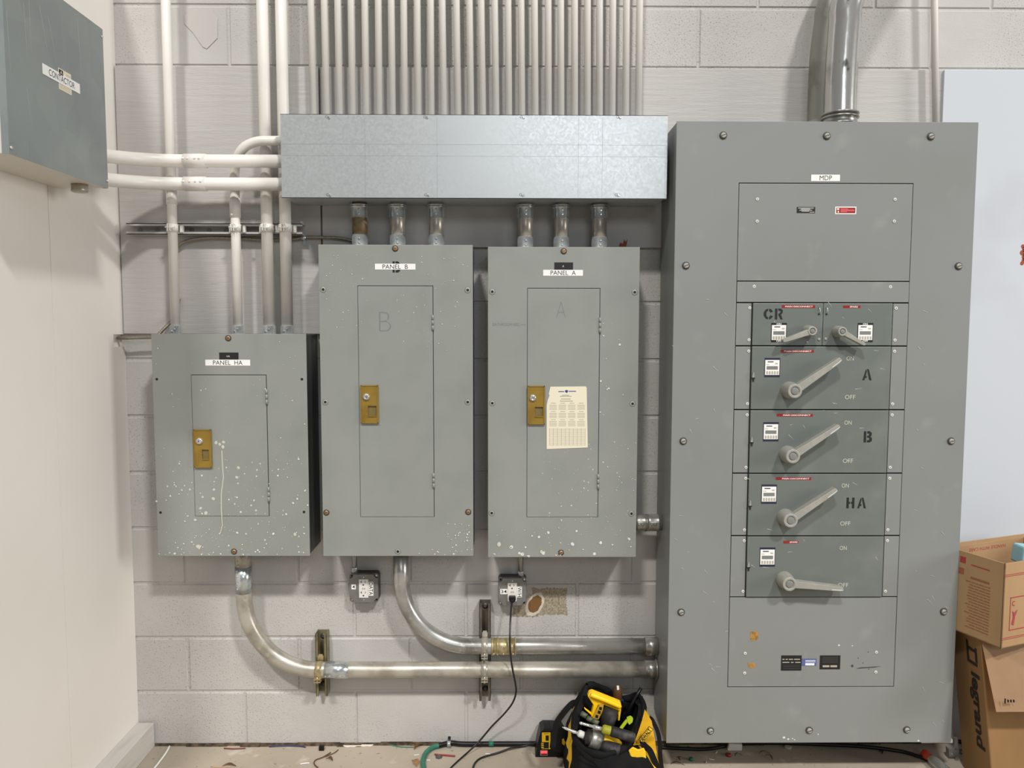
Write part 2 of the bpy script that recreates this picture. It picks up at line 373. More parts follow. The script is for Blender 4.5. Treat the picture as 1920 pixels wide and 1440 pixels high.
# painted-over patches where a smear of filler covers the block
for pts in ([(345, 30), (360, 20), (395, 17), (409, 35), (408, 72), (388, 92), (380, 88), (362, 62), (346, 45)],):
    mb = MB(); mb.prism([P(x, y, .0005) for x, y in pts], (0, -.0016, 0)); o = build(mb, 'trim_1', mat('filler_skim', (186, 181, 177), .5, bumps=[(20, .2, .003)]), origin=P(380, 50, 0), kind='structure', bevel=.002)
mb = MB(); mb.box(XL-.2, 3.4, -5.5, .0, -.12, 0); build(mb, 'floor', m_floor, origin=(0, 0, 0), kind='structure')
# left wall: two painted boards with an open joint and a notch at the corner for the cable
ys = S(92, 420, XL).y; zn0, zn1 = S(225, 650, XL).z, S(225, 627, XL).z; yn = S(213, 636, XL).y
mb = MB(); t = .016
mb.box(XL-.14, XL-t, -1.0, .0, 0, 2.8, 0)
mb.box(XL-t, XL, yn, -.0005, 0, zn0); mb.box(XL-t, XL, yn, -.0005, zn1, 2.8)
mb.box(XL-t, XL, ys+.001, yn, 0, 2.8); mb.box(XL-t, XL, -1.0, ys-.001, 0, 2.8)
build(mb, 'wall_left', m_left, origin=(0, 0, 0), kind='structure')
mb = MB(); xb = P(289, 1376, .01).x; zb = P(276, 1355, .01).z
mb.box(XL, xb, -1.0, -.008, 0, zb); build(mb, 'baseboard_left', m_base, kind='structure', bevel=.003)
# ragged dirt line where wall meets floor
mb = MB(); x = xb
while x < 3.3:
    h = .006+.006*random.random(); dd = .006+.012*random.random(); l = .05+.1*random.random()
    mb.prism([(x, 0, 0), (x, 0, h), (x, -dd, .001), (x, -dd, 0)], (l+.01, 0, 0)); x += l
build(mb, 'trim_2', m_dirt, kind='structure')
mb = MB()
for a, b in ((640, 700), (945, 1010)):
    p, q = G(a, 1399), G(b, 1399); pts = [(p.x+(q.x-p.x)*i/10, -.003-.010*math.sin(PI*i/10)-.012*random.random(), 0) for i in range(11)]
    mb.prism([(p.x, -.001, .001)]+[Vector(v) for v in pts]+[(q.x, -.001, .001)], (0, 0, .003))
build(mb, 'trim_3', m_floorfoam, kind='structure', bevel=.001)
# plywood backboards
xseam = P(601, 300, .018).x
z_ply = (P(218, 122, .018).z+P(545, 126, .018).z)/2; zb1 = P(400, 626, .018).z; zb2 = P(1000, 464, .018).z
def board(name, x0, x1, z0, z1, d, mt, lab=None):
    mb = MB(); mb.box(x0, x1, -d, -.0005, z0, z1); return build(mb, name, mt, bevel=.0015)
tag(board('plywood_backboard', XL+.004, xseam-.003, zb1, z_ply, .018, m_ply), 'grey-painted plywood sheet behind the left conduits and above panel HA', 'plywood')
tag(board('plywood_backboard', xseam+.003, P(1768, 180, .018).x-.004, zb2, P(900, 127, .018).z, .018, m_ply), 'long grey-painted plywood sheet behind the gutter and the conduit row', 'plywood')
tag(board('white_backboard', P(1769, 180, .03).x, 3.2, .03, P(1820, 131, .03).z, .03, m_white_board), 'smooth white painted board on the wall to the right of the big grey cabinet', 'board')
mb = MB(); 
for i in range(9):
    c = P(1919+random.uniform(-3, 3), 462+i*4, .0302); mb.disc(c, .007+.004*random.random(), h=.0004)
tag(build(mb, 'paint_smear', m_rust), 'rust-red smear on the white board at the right edge', 'stain')
mb = MB(); mb.prism([P(x, y, .0182) for x, y in ((1160, 462), (1163, 455), (1168, 457), (1170, 449), (1173, 453), (1177, 448), (1174, 462))], (0, -.0004, 0))
tag(build(mb, 'paint_smear', m_rust), 'rust-brown smear on the plywood above panel A', 'stain')

# ================================================================== small shared parts
def mk_screw(kind):
    mb = MB()
    if kind == 'brass':
        mb.lathe((0, 0, 0), (0, -1, 0), [(0, .0105), (.001, .0105), (.0015, .009)], 20, 0); mb.lathe((0, 0, 0), (0, -1, 0), [(.0005, .0075), (.003, .0072), (.0045, .005)], 20, 1); mb.obox((0, -.0046, 0), (1, 0, .5), (0, 1, 0), (-.5, 0, 1), .011, .0006, .0016, 0)
        return build(mb, 'cover_screw', [m_boxd, mat('tarnished_brass', (176, 142, 104), .35, .8)], origin=(0, 0, 0))
    if kind == 'hole':
        mb.lathe((0, 0, 0), (0, -1, 0), [(0, .0100), (.0010, .0098), (.0010, .0088), (.0004, .0084)], 20, 0, caps=False); mb.lathe((0, 0, 0), (0, -1, 0), [(.0004, .0088), (.0014, .0070), (.0014, .0045)], 20, 1, caps=False); mb.lathe((0, 0, 0), (0, -1, 0), [(.0006, .0048), (.001, .0046)], 16, 2)
        return build(mb, 'screw_hole', [m_door, m_lever, m_blackprint], origin=(0, 0, 0))
    if kind == 'small_hole':
        mb.lathe((0, 0, 0), (0, -1, 0), [(0, .0045), (.0006, .0042)], 16, 0); return build(mb, 'screw_hole', m_blackprint, origin=(0, 0, 0))
    if kind == 'big':
        mb.lathe((0, 0, 0), (0, -1, 0), [(0, .0125), (.0012, .0125), (.0018, .011)], 24, 0); mb.lathe((0, 0, 0), (0, -1, 0), [(.001, .0088), (.006, .0085), (.0072, .006)], 24, 1); mb.obox((0, -.0074, 0), (1, 0, .35), (0, 1, 0), (-.35, 0, 1), .015, .0008, .0022, 0)
        return build(mb, 'cover_screw', [m_boxd, m_lever], origin=(0, 0, 0))
    if kind == 'rivet':
        mb.lathe((0, 0, 0), (0, -1, 0), [(0, .0054), (.0012, .0052), (.0018, .004)], 16, 0); mb.lathe((0, 0, 0), (0, -1, 0), [(.0017, .0018), (.002, .0016)], 10, 1)
        return build(mb, 'rivet', [m_splat, m_blackprint], origin=(0, 0, 0))
    if kind == 'slot':                                   # pan screw beside its keyhole slot
        mb.lathe((.003, 0, -.001), (0, -1, 0), [(0, .0048), (.002, .0045), (.003, .003)], 16, 0); mb.lathe((-.005, 0, .0005), (0, -1, 0), [(0, .0042), (.0003, .0042), (.0003, .0032)], 16, 1, caps=False); mb.obox((.003, -.0031, -.001), (1, 0, 1), (0, 1, 0), (-1, 0, 1), .006, .0006, .0014, 1)
        return build(mb, 'cover_screw', [m_chrome, m_boxd], origin=(0, 0, 0))
SCREW = {}
def screw(kind, parent, px, py, d):
    loc = P(px, py, d)
    if kind not in SCREW:
        o = mk_screw(kind); SCREW[kind] = o; o.parent = parent; o.location = loc-WL[parent]; WL[o] = loc; return o
    s = SCREW[kind]; return inst(s, s.name.split('.')[0], parent, loc)

def plate(name, parent, x0, y0, x1, y1, d, texts, mats, th=.0006, label=None, extra=None):
    """a flat label; texts = [(string, px, py, width, height, material index, bold)]"""
    mb = MB(); mb.front(x0, y0, x1, y1, d, d+th, 0)
    for t_ in texts: mb.ptext(t_[0], t_[1], t_[2], t_[3], t_[4], d+th+.0002, t_[5] if len(t_) > 5 else 1, t_[6] if len(t_) > 6 else 0)
    if extra: extra(mb, d+th)
    return build(mb, name, mats, parent, label=label)

STENCIL = {
 'A': [[(0, 0), (.22, 0), (.3, .22), (.47, .22), (.47, .38), (.35, .38), (.47, .8), (.38, 1)], [(.47, 1), (.66, 1), (1, 0), (.74, 0)]],
 'B': [[(0, 0), (.3, 0), (.3, 1), (0, 1)], [(.4, 1), (.72, 1), (.96, .86), (.96, .64), (.82, .52), (1, .38), (1, .14), (.76, 0), (.4, 0), (.4, .2), (.6, .2), (.7, .3), (.6, .42), (.4, .42), (.4, .6), (.56, .6), (.66, .7), (.56, .8), (.4, .8)]],
 'R': [[(0, 0), (.3, 0), (.3, 1), (0, 1)], [(.4, 1), (.72, 1), (.97, .86), (.97, .62), (.76, .44), (1, 0), (.7, 0), (.42, .42), (.42, .52), (.64, .6), (.7, .7), (.6, .8), (.4, .8)]],
 'C': [[(.46, 1), (.2, .9), (0, .66), (0, .34), (.2, .1), (.46, 0), (.46, .2), (.32, .3), (.28, .42), (.28, .58), (.32, .7), (.46, .8)], [(.56, 1), (.8, .92), (1, .72), (.74, .62), (.56, .78)], [(.56, 0), (.8, .08), (1, .3), (.74, .38), (.56, .2)]],
 'H': [[(0, 0), (.3, 0), (.3, .42), (.46, .42), (.46, .6), (.3, .6), (.3, 1), (0, 1)], [(.7, 0), (1, 0), (1, 1), (.7, 1), (.7, .6), (.56, .6), (.56, .42), (.7, .42)]]}
def stencil(parent, s, boxes, d, label=None):
    mb = MB()
    for ch, (x0, y0, x1, y1) in zip(s, boxes):
        a, b, c, e = rect(x0, y0, x1, y1, d)
        for poly in STENCIL[ch]: mb.prism([(a+(b-a)*u, -d, c+(e-c)*v) for u, v in poly], (0, -.0003, 0))
    return build(mb, 'stencilled_letters', m_blackprint, parent, label=label)

def splatter(parent, n, x0, y0, x1, y1, d, bias=1, smin=.0008, smax=.0035, seed=1, extra=None, mats=None, avoid=None):
    rnd = random.Random(seed); mb = MB()
    for _ in range(n):
        px = rnd.uniform(x0, x1); py = y1-(y1-y0)*rnd.random()**bias
        r = smin+(smax-smin)*rnd.random()**3
        if avoid and avoid[0] < px < avoid[2] and avoid[1] < py < avoid[3]: continue
        mb.disc(P(px, py, d), r, h=.0003, sx=rnd.uniform(.6, 1.3), rot=rnd.uniform(0, 3), m=int(rnd.random() < .3))
    if extra: extra(mb)
    return build(mb, 'paint_splatter', mats or [m_splat, m_splat2], parent, kind='stuff', label='dried white paint splatter')

# ================================================================== the three panelboards
def panelboard(label, quad, d, door, latch, lock, pull, hinges):
    (x0, y0, x1, y1) = quad; a, b, c, e = rect(x0, y0, x1, y1, d); th = .0025
    t = thing('electrical_panel', label, 'electrical panel', ((a+b)/2, -.02, c))
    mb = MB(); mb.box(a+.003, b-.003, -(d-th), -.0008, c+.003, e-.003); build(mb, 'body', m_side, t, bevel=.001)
    da, db, dc, de = rect(*door, d); mb = MB()           # cover with the door opening cut out
    mb.quadmesh([(x, y, z) for y in (-d, -(d-th)) for x, z in ((a, c), (b, c), (b, e), (a, e), (da, dc), (db, dc), (db, de), (da, de))],
        [(0, 1, 5, 4), (1, 2, 6, 5), (2, 3, 7, 6), (3, 0, 4, 7), (8, 9, 13, 12), (9, 10, 14, 13), (10, 11, 15, 14), (11, 8, 12, 15),
         (0, 8, 9, 1), (1, 9, 10, 2), (2, 10, 11, 3), (3, 11, 8, 0), (4, 5, 13, 12), (5, 6, 14, 13), (6, 7, 15, 14), (7, 4, 12, 15)])
    build(mb, 'cover', m_gray, t, bevel=.0008)
    g = .0022; mb = MB(); mb.box(da+g*.6, db-g, -(d+.0012), -(d-th+.0004), dc+g*.6, de-g)
    dr = build(mb, 'door', m_gray, t, bevel=.0008)
    for hx, hy, hh in hinges:
        mb = MB(); p = P(hx, hy, d+.002)
        for k in range(3): mb.cyl((p.x, -(d+.003), p.z+hh*mpp(d)*(k/3-.5)+.0005), (p.x, -(d+.003), p.z+hh*mpp(d)*((k+1)/3-.5)-.0005), .0036, n=12)
        build(mb, 'hinge', m_gray, dr)
    la, lb, lc, le = rect(*latch, d+.006); pa, pb, pc, pe = rect(*pull, d+.006); mb = MB(); y0_, y1_ = -(d+.0075), -(d+.0013)
    for bx in ((la, pa, lc, le), (pb, lb, lc, le), (pa, pb, lc, pc), (pa, pb, pe, le)): mb.box(bx[0], bx[1], y0_, y1_, bx[2], bx[3])
    bmesh.ops.remove_doubles(mb.bm, verts=mb.bm.verts[:], dist=1e-5)
    for (u, v, w_, x_) in ((la-.001, la+.002, lc-.001, le+.001), (lb-.002, lb+.001, lc-.001, le+.001), (la, lb, lc-.001, lc+.002), (la, lb, le-.002, le+.001)): mb.box(u, v, y0_-.0018, y1_, w_, x_)
    lt = build(mb, 'latch_plate', m_brass, dr, label='olive-gold latch plate')
    mb = MB(); mb.box(pa, pb, y1_-.001, y1_, pc, pe, 0); mb.box(pa, pb, y0_-.003, y1_-.001, pc, pc+.003, 1); build(mb, 'latch_pull', [m_brass2, m_brass], dr)
    p = P(lock[0], lock[1], d+.0075); mb = MB(); mb.lathe((p.x, y0_, p.z), (0, -1, 0), [(0, .0115), (.002, .0112), (.006, .0095), (.0072, .007), (.0066, .006), (.0066, .0002)], 24, 0, caps=False); mb.obox((p.x, y0_-.0068, p.z), (1, 0, 0), (0, 1, 0), UZ, .0016, .0008, .006, 1)
    build(mb, 'lock_cylinder', [m_chrome, m_blackprint], dr, label='chrome key lock')
    return t, dr
D1 = .167
# ---- panel HA
T, dr = panelboard('shorter paint-spattered grey panel labelled PANEL HA, left of panel B', (290, 626, 577.5, 1042.5), D1, (362, 702.5, 502.5, 968), (364, 806, 396, 876), (374, 827), (379, 843, 392, 862), [(500, 744, 29), (504, 927, 29)])
screw('brass', T, 428, 634, D1); screw('brass', T, 439, 1034, D1)
for p in ((294, 711), (566, 711), (301, 961), (570, 960)): screw('small_hole', T, *p, D1)
plate('name_label', T, 385, 674.5, 469, 685.5, D1, [('PANEL  HA', 427, 680, 55, 8)], [m_white, m_blackprint], label='white strip reading PANEL HA')
plate('name_label', T, 411, 661, 447, 674, D1, [('HA', 428, 668, 6, 3)], [m_blackprint, m_splat], th=.001, label='small black nameplate')
def ex(mb):
    z = D1+.0014
    for pts, wd in (([(416, 845), (417, 870), (419, 895), (415, 925), (415, 955), (417, 985), (413, 1000)], 1.7),):
        for a, b in zip(pts, pts[1:]):
            mb.prism([P(a[0]-wd/2, a[1], z), P(a[0]+wd/2, a[1], z), P(b[0]+wd/2, b[1], z), P(b[0]-wd/2, b[1], z)], (0, -.0003, 0), 1)
    for x, y, r in ((405, 830, .009), (412, 833, .008), (419, 829, .008), (418, 838, .009), (553, 1002, .009), (444, 895, .008), (447, 877, .008), (376, 953, .008), (401, 918, .007), (380, 932, .006), (386, 962, .01), (480, 957, .006), (440, 945, .005), (356, 918, .006), (366, 975, .008), (372, 1025, .013), (330, 912, .005), (327, 909, .005), (314, 912, .006), (400, 935, .009)):
        mb.disc(P(x, y, z), r*.7, h=.0002, sx=.8, m=1, rot=x)
splatter(T, 300, 292, 860, 577, 1040, D1+.0013, bias=1.7, seed=3, smax=.004, extra=ex)
splatter(T, 80, 290, 640, 574, 900, D1+.0013, seed=4, smax=.0025, avoid=(360, 660, 470, 690))
# ---- panel B
T, dr = panelboard('tall grey panel labelled PANEL B, between panel HA and panel A', (601.5, 459, 887, 1042.5), D1, (673, 535.5, 813.5, 969.5), (677, 723, 709, 793), (687, 744), (690, 761, 706, 781), [(811.5, 605, 29), (813, 901, 29)])
screw('brass', T, 741, 466, D1); screw('hole', T, 746, 1034, D1)
for p in ((606, 543), (877, 544), (610, 754), (877, 754)): screw('hole', T, *p, D1)
for p in ((612, 961), (878, 960)): screw('brass', T, *p, D1)
st = stencil(T, 'B', [(736, 490, 750, 511)], D1, 'black stencilled letter half under the label')
plate('name_label', T, 703, 494.5, 779, 505.5, D1+.0004, [('PANEL  B', 741, 500, 47, 8)], [m_white, m_blackprint], label='white strip reading PANEL B')
mb = MB(); mb.ptext('B', 722, 603, 22, 36, D1+.0015, 0, -.03); build(mb, 'pencil_letter', m_pencil, dr, label='faint pencilled letter')
splatter(T, 60, 610, 470, 690, 640, D1+.0013, seed=5, smax=.002); splatter(T, 70, 740, 480, 880, 660, D1+.0013, seed=6, smax=.002, avoid=(700, 485, 782, 512)); splatter(T, 55, 835, 980, 884, 1040, D1+.0013, bias=1.2, seed=8, smax=.0035); splatter(T, 14, 780, 1030, 840, 1041, D1+.0013, seed=9, smax=.006)
# ---- panel A
T, dr = panelboard('tall grey panel labelled PANEL A with an inspection record taped to its door', (915, 463, 1196, 1044.5), D1, (988, 540, 1123.5, 970), (990, 724, 1021, 795), (999, 746), (1003, 763, 1018, 782), [(1125, 610, 29), (1121.5, 903, 29)])
screw('brass', T, 1057, 471, D1); screw('brass', T, 1052, 1036, D1)
for p in ((923, 547), (1190, 548), (923, 756), (1186, 757), (922, 962), (1184, 963)): screw('hole', T, *p, D1)
plate('name_label', T, 1018.5, 506, 1093, 517, D1, [('PANEL  A', 1056, 511.5, 47, 8)], [m_white, m_blackprint], label='white strip reading PANEL A')
plate('name_label', T, 1039.5, 492, 1074.5, 505.5, D1, [('A', 1056, 499, 3, 4)], [m_blackprint, m_splat], th=.001, label='small black nameplate')
mb = MB(); mb.ptext('A', 1052, 581, 18, 30, D1+.0015, 0, -.03); build(mb, 'pencil_letter', m_pencil, dr, label='faint pencilled letter')
mb = MB(); mb.ptext('BATHROOM REC.', 950, 608.5, 52, 5.5, D1+.0003, 0); mb.front(976, 608.3, 986, 609, D1, D1+.0004); build(mb, 'pencil_note', m_pencil, T, label='small handwritten note')
mb = MB(); z = D1+.0016                                  # the inspection record
mb.prism([P(x, y, z) for x, y in ((1032, 725), (1098, 724.5), (1100, 727), (1102, 839), (1025, 842), (1025, 760), (1027, 750), (1030, 742), (1029, 738))], (0, -.0006, 0))
q = z+.0008
for k, (yy, x0, x1) in enumerate(((741, 1054, 1067), (743, 1050, 1072), (748, 1052, 1070), (752, 1050, 1074))): mb.front(x0, yy-.8, x1, yy+.8, z, q+(.0001 if k else 0), 1)
for r_ in range(3):
    for c_ in range(4):
        x = 1030+c_*17.5; y = 758+r_*15.5; mb.front(x+3, y-2.6, x+12, y-1.4, z, q, 1)
        for k in range(4): mb.front(x, y+1+k*2.6, x+14, y+2+k*2.6, z, q, 1)
for k in range(14): mb.front(1030, 804+k*2.35, 1097.5, 804.5+k*2.35, z, q, 1)
for k in range(10): mb.front(1030+k*7.45, 803, 1030.5+k*7.45, 835, z, q, 1)
mb.prism([P(x, y, z) for x, y in ((1059, 732), (1064, 731), (1065, 734), (1063, 737), (1060, 735))], (0, -.0009, 0), 2)
mb.front(1047, 733.5, 1058, 735, z, q, 2); mb.front(1066, 733, 1080, 734.5, z, q, 2)
tag(build(mb, 'inspection_record', [m_paper, m_papergrey, m_navy]), 'yellowed paper inspection record with printed calendars taped to the door of panel A', 'paper')
splatter(T, 130, 1015, 830, 1192, 1040, D1+.0013, bias=.9, seed=11, smax=.0025, avoid=(1020, 720, 1104, 845)); splatter(T, 60, 925, 985, 1190, 1043, D1+.0013, bias=2, seed=12, smax=.007); splatter(T, 30, 1125, 600, 1170, 830, D1+.0013, seed=13, smax=.004)

# ================================================================== galvanised gutter
DG = .2; a, b, c, e = rect(527, 215, 1251, 372, DG)
T = thing('wire_gutter', 'long galvanised sheet-metal wireway box above panels A and B', 'wireway', ((a+b)/2, -.03, c))
mb = MB(); mb.box(a+.004, b-.004, -(DG-.002), -.0185, c+.003, e-.003); build(mb, 'trough', m_galv, T, bevel=.001)
mb = MB(); mb.box(a, b, -DG, -(DG-.0018), c, e); mb.box(a, b, -DG, -(DG-.012), c, c+.0015); mb.box(a, b, -DG, -(DG-.012), e-.0015, e); build(mb, 'cover', m_galv, T)
mb = MB(); mb.front(529, 270.6, 1249, 271.5, DG, DG+.0002); mb.front(529, 292.4, 1249, 293.2, DG, DG+.0002)
for x_ in (684, 819, 1084, 1129): mb.front(x_, 221, x_+.9, 370, DG, DG+.0002)
build(mb, 'crease_lines', mat('galvanised_crease', (172, 176, 177), .36, .5), T, kind='stuff')
for x in (615, 799, 980, 1161): screw('slot', T, x, 219.5, DG)
for x in (617, 801, 979, 1158): screw('slot', T, x, 365.5, DG)

# ================================================================== conduits
def ring(mb, p, ax, r, w_, m=0, n=28): mb.lathe(Vector(p)-Vector(ax).normalized()*w_/2, ax, [(0, r*.985), (w_*.15, r), (w_*.85, r), (w_, r*.985)], n, m)
def bump_screws(mb, pts, m=0, r=.0035, out=(0, -1, 0)):
    for p in pts: mb.lathe(Vector(p), out, [(-.004, r), (.0015, r), (.003, r*.6)], 12, m)
zt = 3.3
# the row of 26 painted conduits out of the top of the gutter
tops = [128, 270, 413, 553, 700, 842, 980, 1112, 1255, 1397, 1520, 1670, 1808]; tops2 = [125, 268, 410, 548, 690, 835, 968, 1115, 1252, 1380, 1520, 1665, 1805]
bots = [157, 295, 433, 570, 713, 852, 992, 1120, 1263, 1402, 1535, 1685, 1823]; bots2 = [140, 282, 417, 555, 697, 837, 970, 1115, 1250, 1378, 1512, 1655, 1788]
row = [(560+t_/5.647, 560+b_/5.647) for t_, b_ in zip(tops, bots)]+[(880+t_/5.647, 880+b_/5.647) for t_, b_ in zip(tops2, bots2)]
dr_ = .052; ztop_g = e; words = ['first', 'second', 'third', 'fourth', 'fifth', 'sixth', 'seventh', 'eighth', 'ninth', 'tenth', 'eleventh', 'twelfth', 'thirteenth']
for i, (tx, bx) in enumerate(row):
    p0, p1 = P(bx, 210, dr_), P(tx, 2, dr_); k = (p1.x-p0.x)/(p1.z-p0.z)
    lo = Vector((p0.x+k*(ztop_g-.005-p0.z), -dr_, ztop_g-.004)); hi = Vector((p0.x+k*(zt-p0.z), -dr_, zt))
    mb = MB(); mb.cyl(lo, hi, .0117, n=20)
    n = i+1 if i < 13 else 26-i
    side = 'left' if i < 13 else 'right'
    tag(build(mb, 'conduit', m_pipe), f'thin white-painted conduit above the gutter, {words[n-1]} from the {side} end of the row', 'conduit', 'white conduits rising from the gutter')
# left group
def emt_conn(parent, p, r, L_=.028, mt=None, d=None, seat=True):
    mb = MB(); p = Vector(p); mb.lathe(p, UZ, [(0, r+.004), (.003, r+.004), (.003, r+.0028), (L_, r+.0025), (L_, r-.0005)], 24, 0)
    bump_screws(mb, [p+Vector((-.006, -(r+.002), L_*.4)), p+Vector((.004, -(r+.002), L_*.62))]); return build(mb, 'connector', mt or m_zinc, parent)
zha = P(430, 626, D1).z; ds = .079
def vconduit(label, bx, r, name='conduit', ztop=zt, cm=None):
    x = P(bx, 600, ds).x; t = thing(name, label, 'conduit', (x, -ds, zha-.003)); mb = MB(); mb.cyl((x, -ds, zha+.004), (x, -ds, ztop), r, n=24); build(mb, 'pipe', m_pipe, t)
    emt_conn(t, (x, -ds, zha-.003), r, .03, cm); return t, x
t, x1 = vconduit('white-painted conduit on the far left of the plywood, entering panel HA', 328.8, .0158)
mb = MB(); zc = P(320, 372, ds).z; mb.lathe((x1, -ds, zc-.02), UZ, [(0, .0158), (0, .0182), (.048, .0182), (.048, .0158)], 24); bump_screws(mb, [(x1-.008, -ds-.015, zc-.01), (x1-.008, -ds-.015, zc+.02)]); build(mb, 'coupling', m_pipe, t)
t, x2 = vconduit('wide white-painted conduit left of the gutter, left one of the close pair', 504.5, .0198)
t, x3 = vconduit('wide white-painted conduit passing just beside the left end of the gutter', 538.5, .0196)
# bent conduit from the gutter's side down into HA
x4 = P(446, 600, ds).x; t = thing('conduit', 'white-painted conduit bending out of the gutter side and down into panel HA', 'conduit', (x4, -ds, zha-.003))
zg = P(500, 264, .125).z; R4 = .118; pts = [(x4, -ds, zha+.004), (x4, -ds, P(440, 430, ds).z)]
z0 = pts[-1][2]; za = zg-R4
for k in range(0, 15): an = PI/2*k/14; u = min(an/math.radians(62), 1); pts.append((x4+R4*(1-math.cos(an)), -ds-.046*(u*u*(3-2*u)), za+R4*math.sin(an)))
pts.append((a+.003, -.125, zg)); mb = MB(); mb.tube(pts, .0158, 20); build(mb, 'pipe', m_pipe, t); emt_conn(t, (x4, -ds, zha-.003), .0158, .03)
mb = MB(); za_, zb__ = P(441, 408, ds).z, P(441, 372, ds).z; mb.lathe((x4, -ds, za_), UZ, [(0, .0158), (0, .0183), (zb__-za_, .0183), (zb__-za_, .0158)], 24); bump_screws(mb, [(x4-.006, -ds-.0172, za_+.008), (x4-.006, -ds-.0172, zb__-.008)]); build(mb, 'coupling', m_pipe, t)
# contactor box on the left wall
pc = S(105, 352, XL); yf = pc.y; fb = P(203, 354.5, -yf); XF = fb.x; zc0 = (fb.z+pc.z)/2; nb = S(18, 298, XF); zc1 = P(192, 55, -yf).z
T = thing('contactor_box', 'scratched galvanised contactor box mounted high on the left wall', 'electrical box', (XL, (yf+nb.y)/2, zc0))
mb = MB(); mb.box(XL+.0005, XF-.002, nb.y+.001, yf-.001, zc0+.001, zc1-.001); build(mb, 'body', mat('off_white_enamel', (212, 206, 196), .45), T, bevel=.001)
mb = MB(); mb.box(XF-.0018, XF, nb.y, yf, zc0, zc1); mb.box(XF-.018, XF-.0018, yf-.0012, yf, zc0, zc1); mb.box(XF-.018, XF-.0018, nb.y, nb.y+.0012, zc0, zc1)
cv = build(mb, 'cover', galv('scratched_galvanised_cover', (134, 142, 143), (158, 166, 166), .38, .45, 14), T)
for x, y in ((191, 69), (201, 339), (21, 277)): q = S(x, y, XF); mb = MB(); mb.lathe((XF, q.y, q.z), (1, 0, 0), [(0, .005), (.002, .0046), (.003, .003)], 12); build(mb, 'cover_screw', m_chrome, T)
mb = MB()
for A_, B_ in (((74, 10), (94, 125)), ((44, 5), (51, 100)), ((54, 2), (59, 98)), ((145, 33), (153, 148)), ((90, 30), (106, 118)), ((12, 20), (20, 135)), ((50, 165), (60, 235))):
    p, q = S(*A_, XF), S(*B_, XF); mb.prism([(XF, p.y-.0009, p.z), (XF, p.y+.0009, p.z), (XF, q.y+.0003, q.z), (XF, q.y-.0003, q.z)], (.0002, 0, 0))
build(mb, 'scratches', mat('scratched_zinc', (168, 173, 173), .5, .2), T, kind='stuff', label='long pale scratches')
k_ = (nb.y-yf)
def cpt(px, py): q = S(px, py, XF+.001); return Vector((XF+.001, q.y, q.z))
YR = Vector((0, 1, 0))                                    # lettering on this face reads towards +y
la, lb = S(79, 131, XF), S(149, 164, XF); zc_ = (S(78, 131, XF).z+S(149, 164, XF).z)/2; hh = .0135
mb = MB(); mb.box(XF+.0006, XF+.0012, la.y, lb.y, zc_-hh/1.0, zc_+hh, 0)
mb.text('CONTACTOR', (XF+.0014, (S(91, 140, XF).y+S(139, 160, XF).y)/2, zc_), abs(S(91, 140, XF).y-S(139, 160, XF).y), .0165, 1, YR, UZ)
build(mb, 'name_label', [m_white, m_blackprint], T, label='white strip reading CONTACTOR')
sa, sb = S(109, 130, XF), S(133, 150, XF); s0, s1 = S(110, 166, XF).z, S(110, 127, XF).z
mb = MB(); mb.box(XF, XF+.0006, sa.y, sb.y, s0, s1, 0)
for zz in range(7): mb.box(XF+.0006, XF+.0007, sa.y+.004, sb.y-.004, s0+.004+zz*.0035, s0+.0052+zz*.0035, 2)
for zz in range(5): mb.box(XF+.0006, XF+.0007, (sa.y*.4+sb.y*.6), sb.y-.004, s1-.008-zz*.0035, s1-.0068-zz*.0035, 2)
mb.box(XF+.0006, XF+.0013, sa.y+.002, sa.y*.66+sb.y*.34, s1-.0165, s1-.003, 1); mb.text('A', (XF+.0016, (sa.y+.002+sa.y*.66+sb.y*.34)/2, s1-.0097), .010, .009, 0, YR, UZ, .02)
build(mb, 'maker_sticker', [m_paper, m_blackprint, m_papergrey], T, label='cream sticker with a black letter A')
q0 = P(134, 360, -yf+.05); mb = MB(); mb.lathe((q0.x+.03, yf-.06, zc0-.022), UZ, [(0, .02), (.004, .024), (.008, .0225), (.0235, .0225)], 20)
build(mb, 'bushing', m_emt, T, label='short nipple under the box')
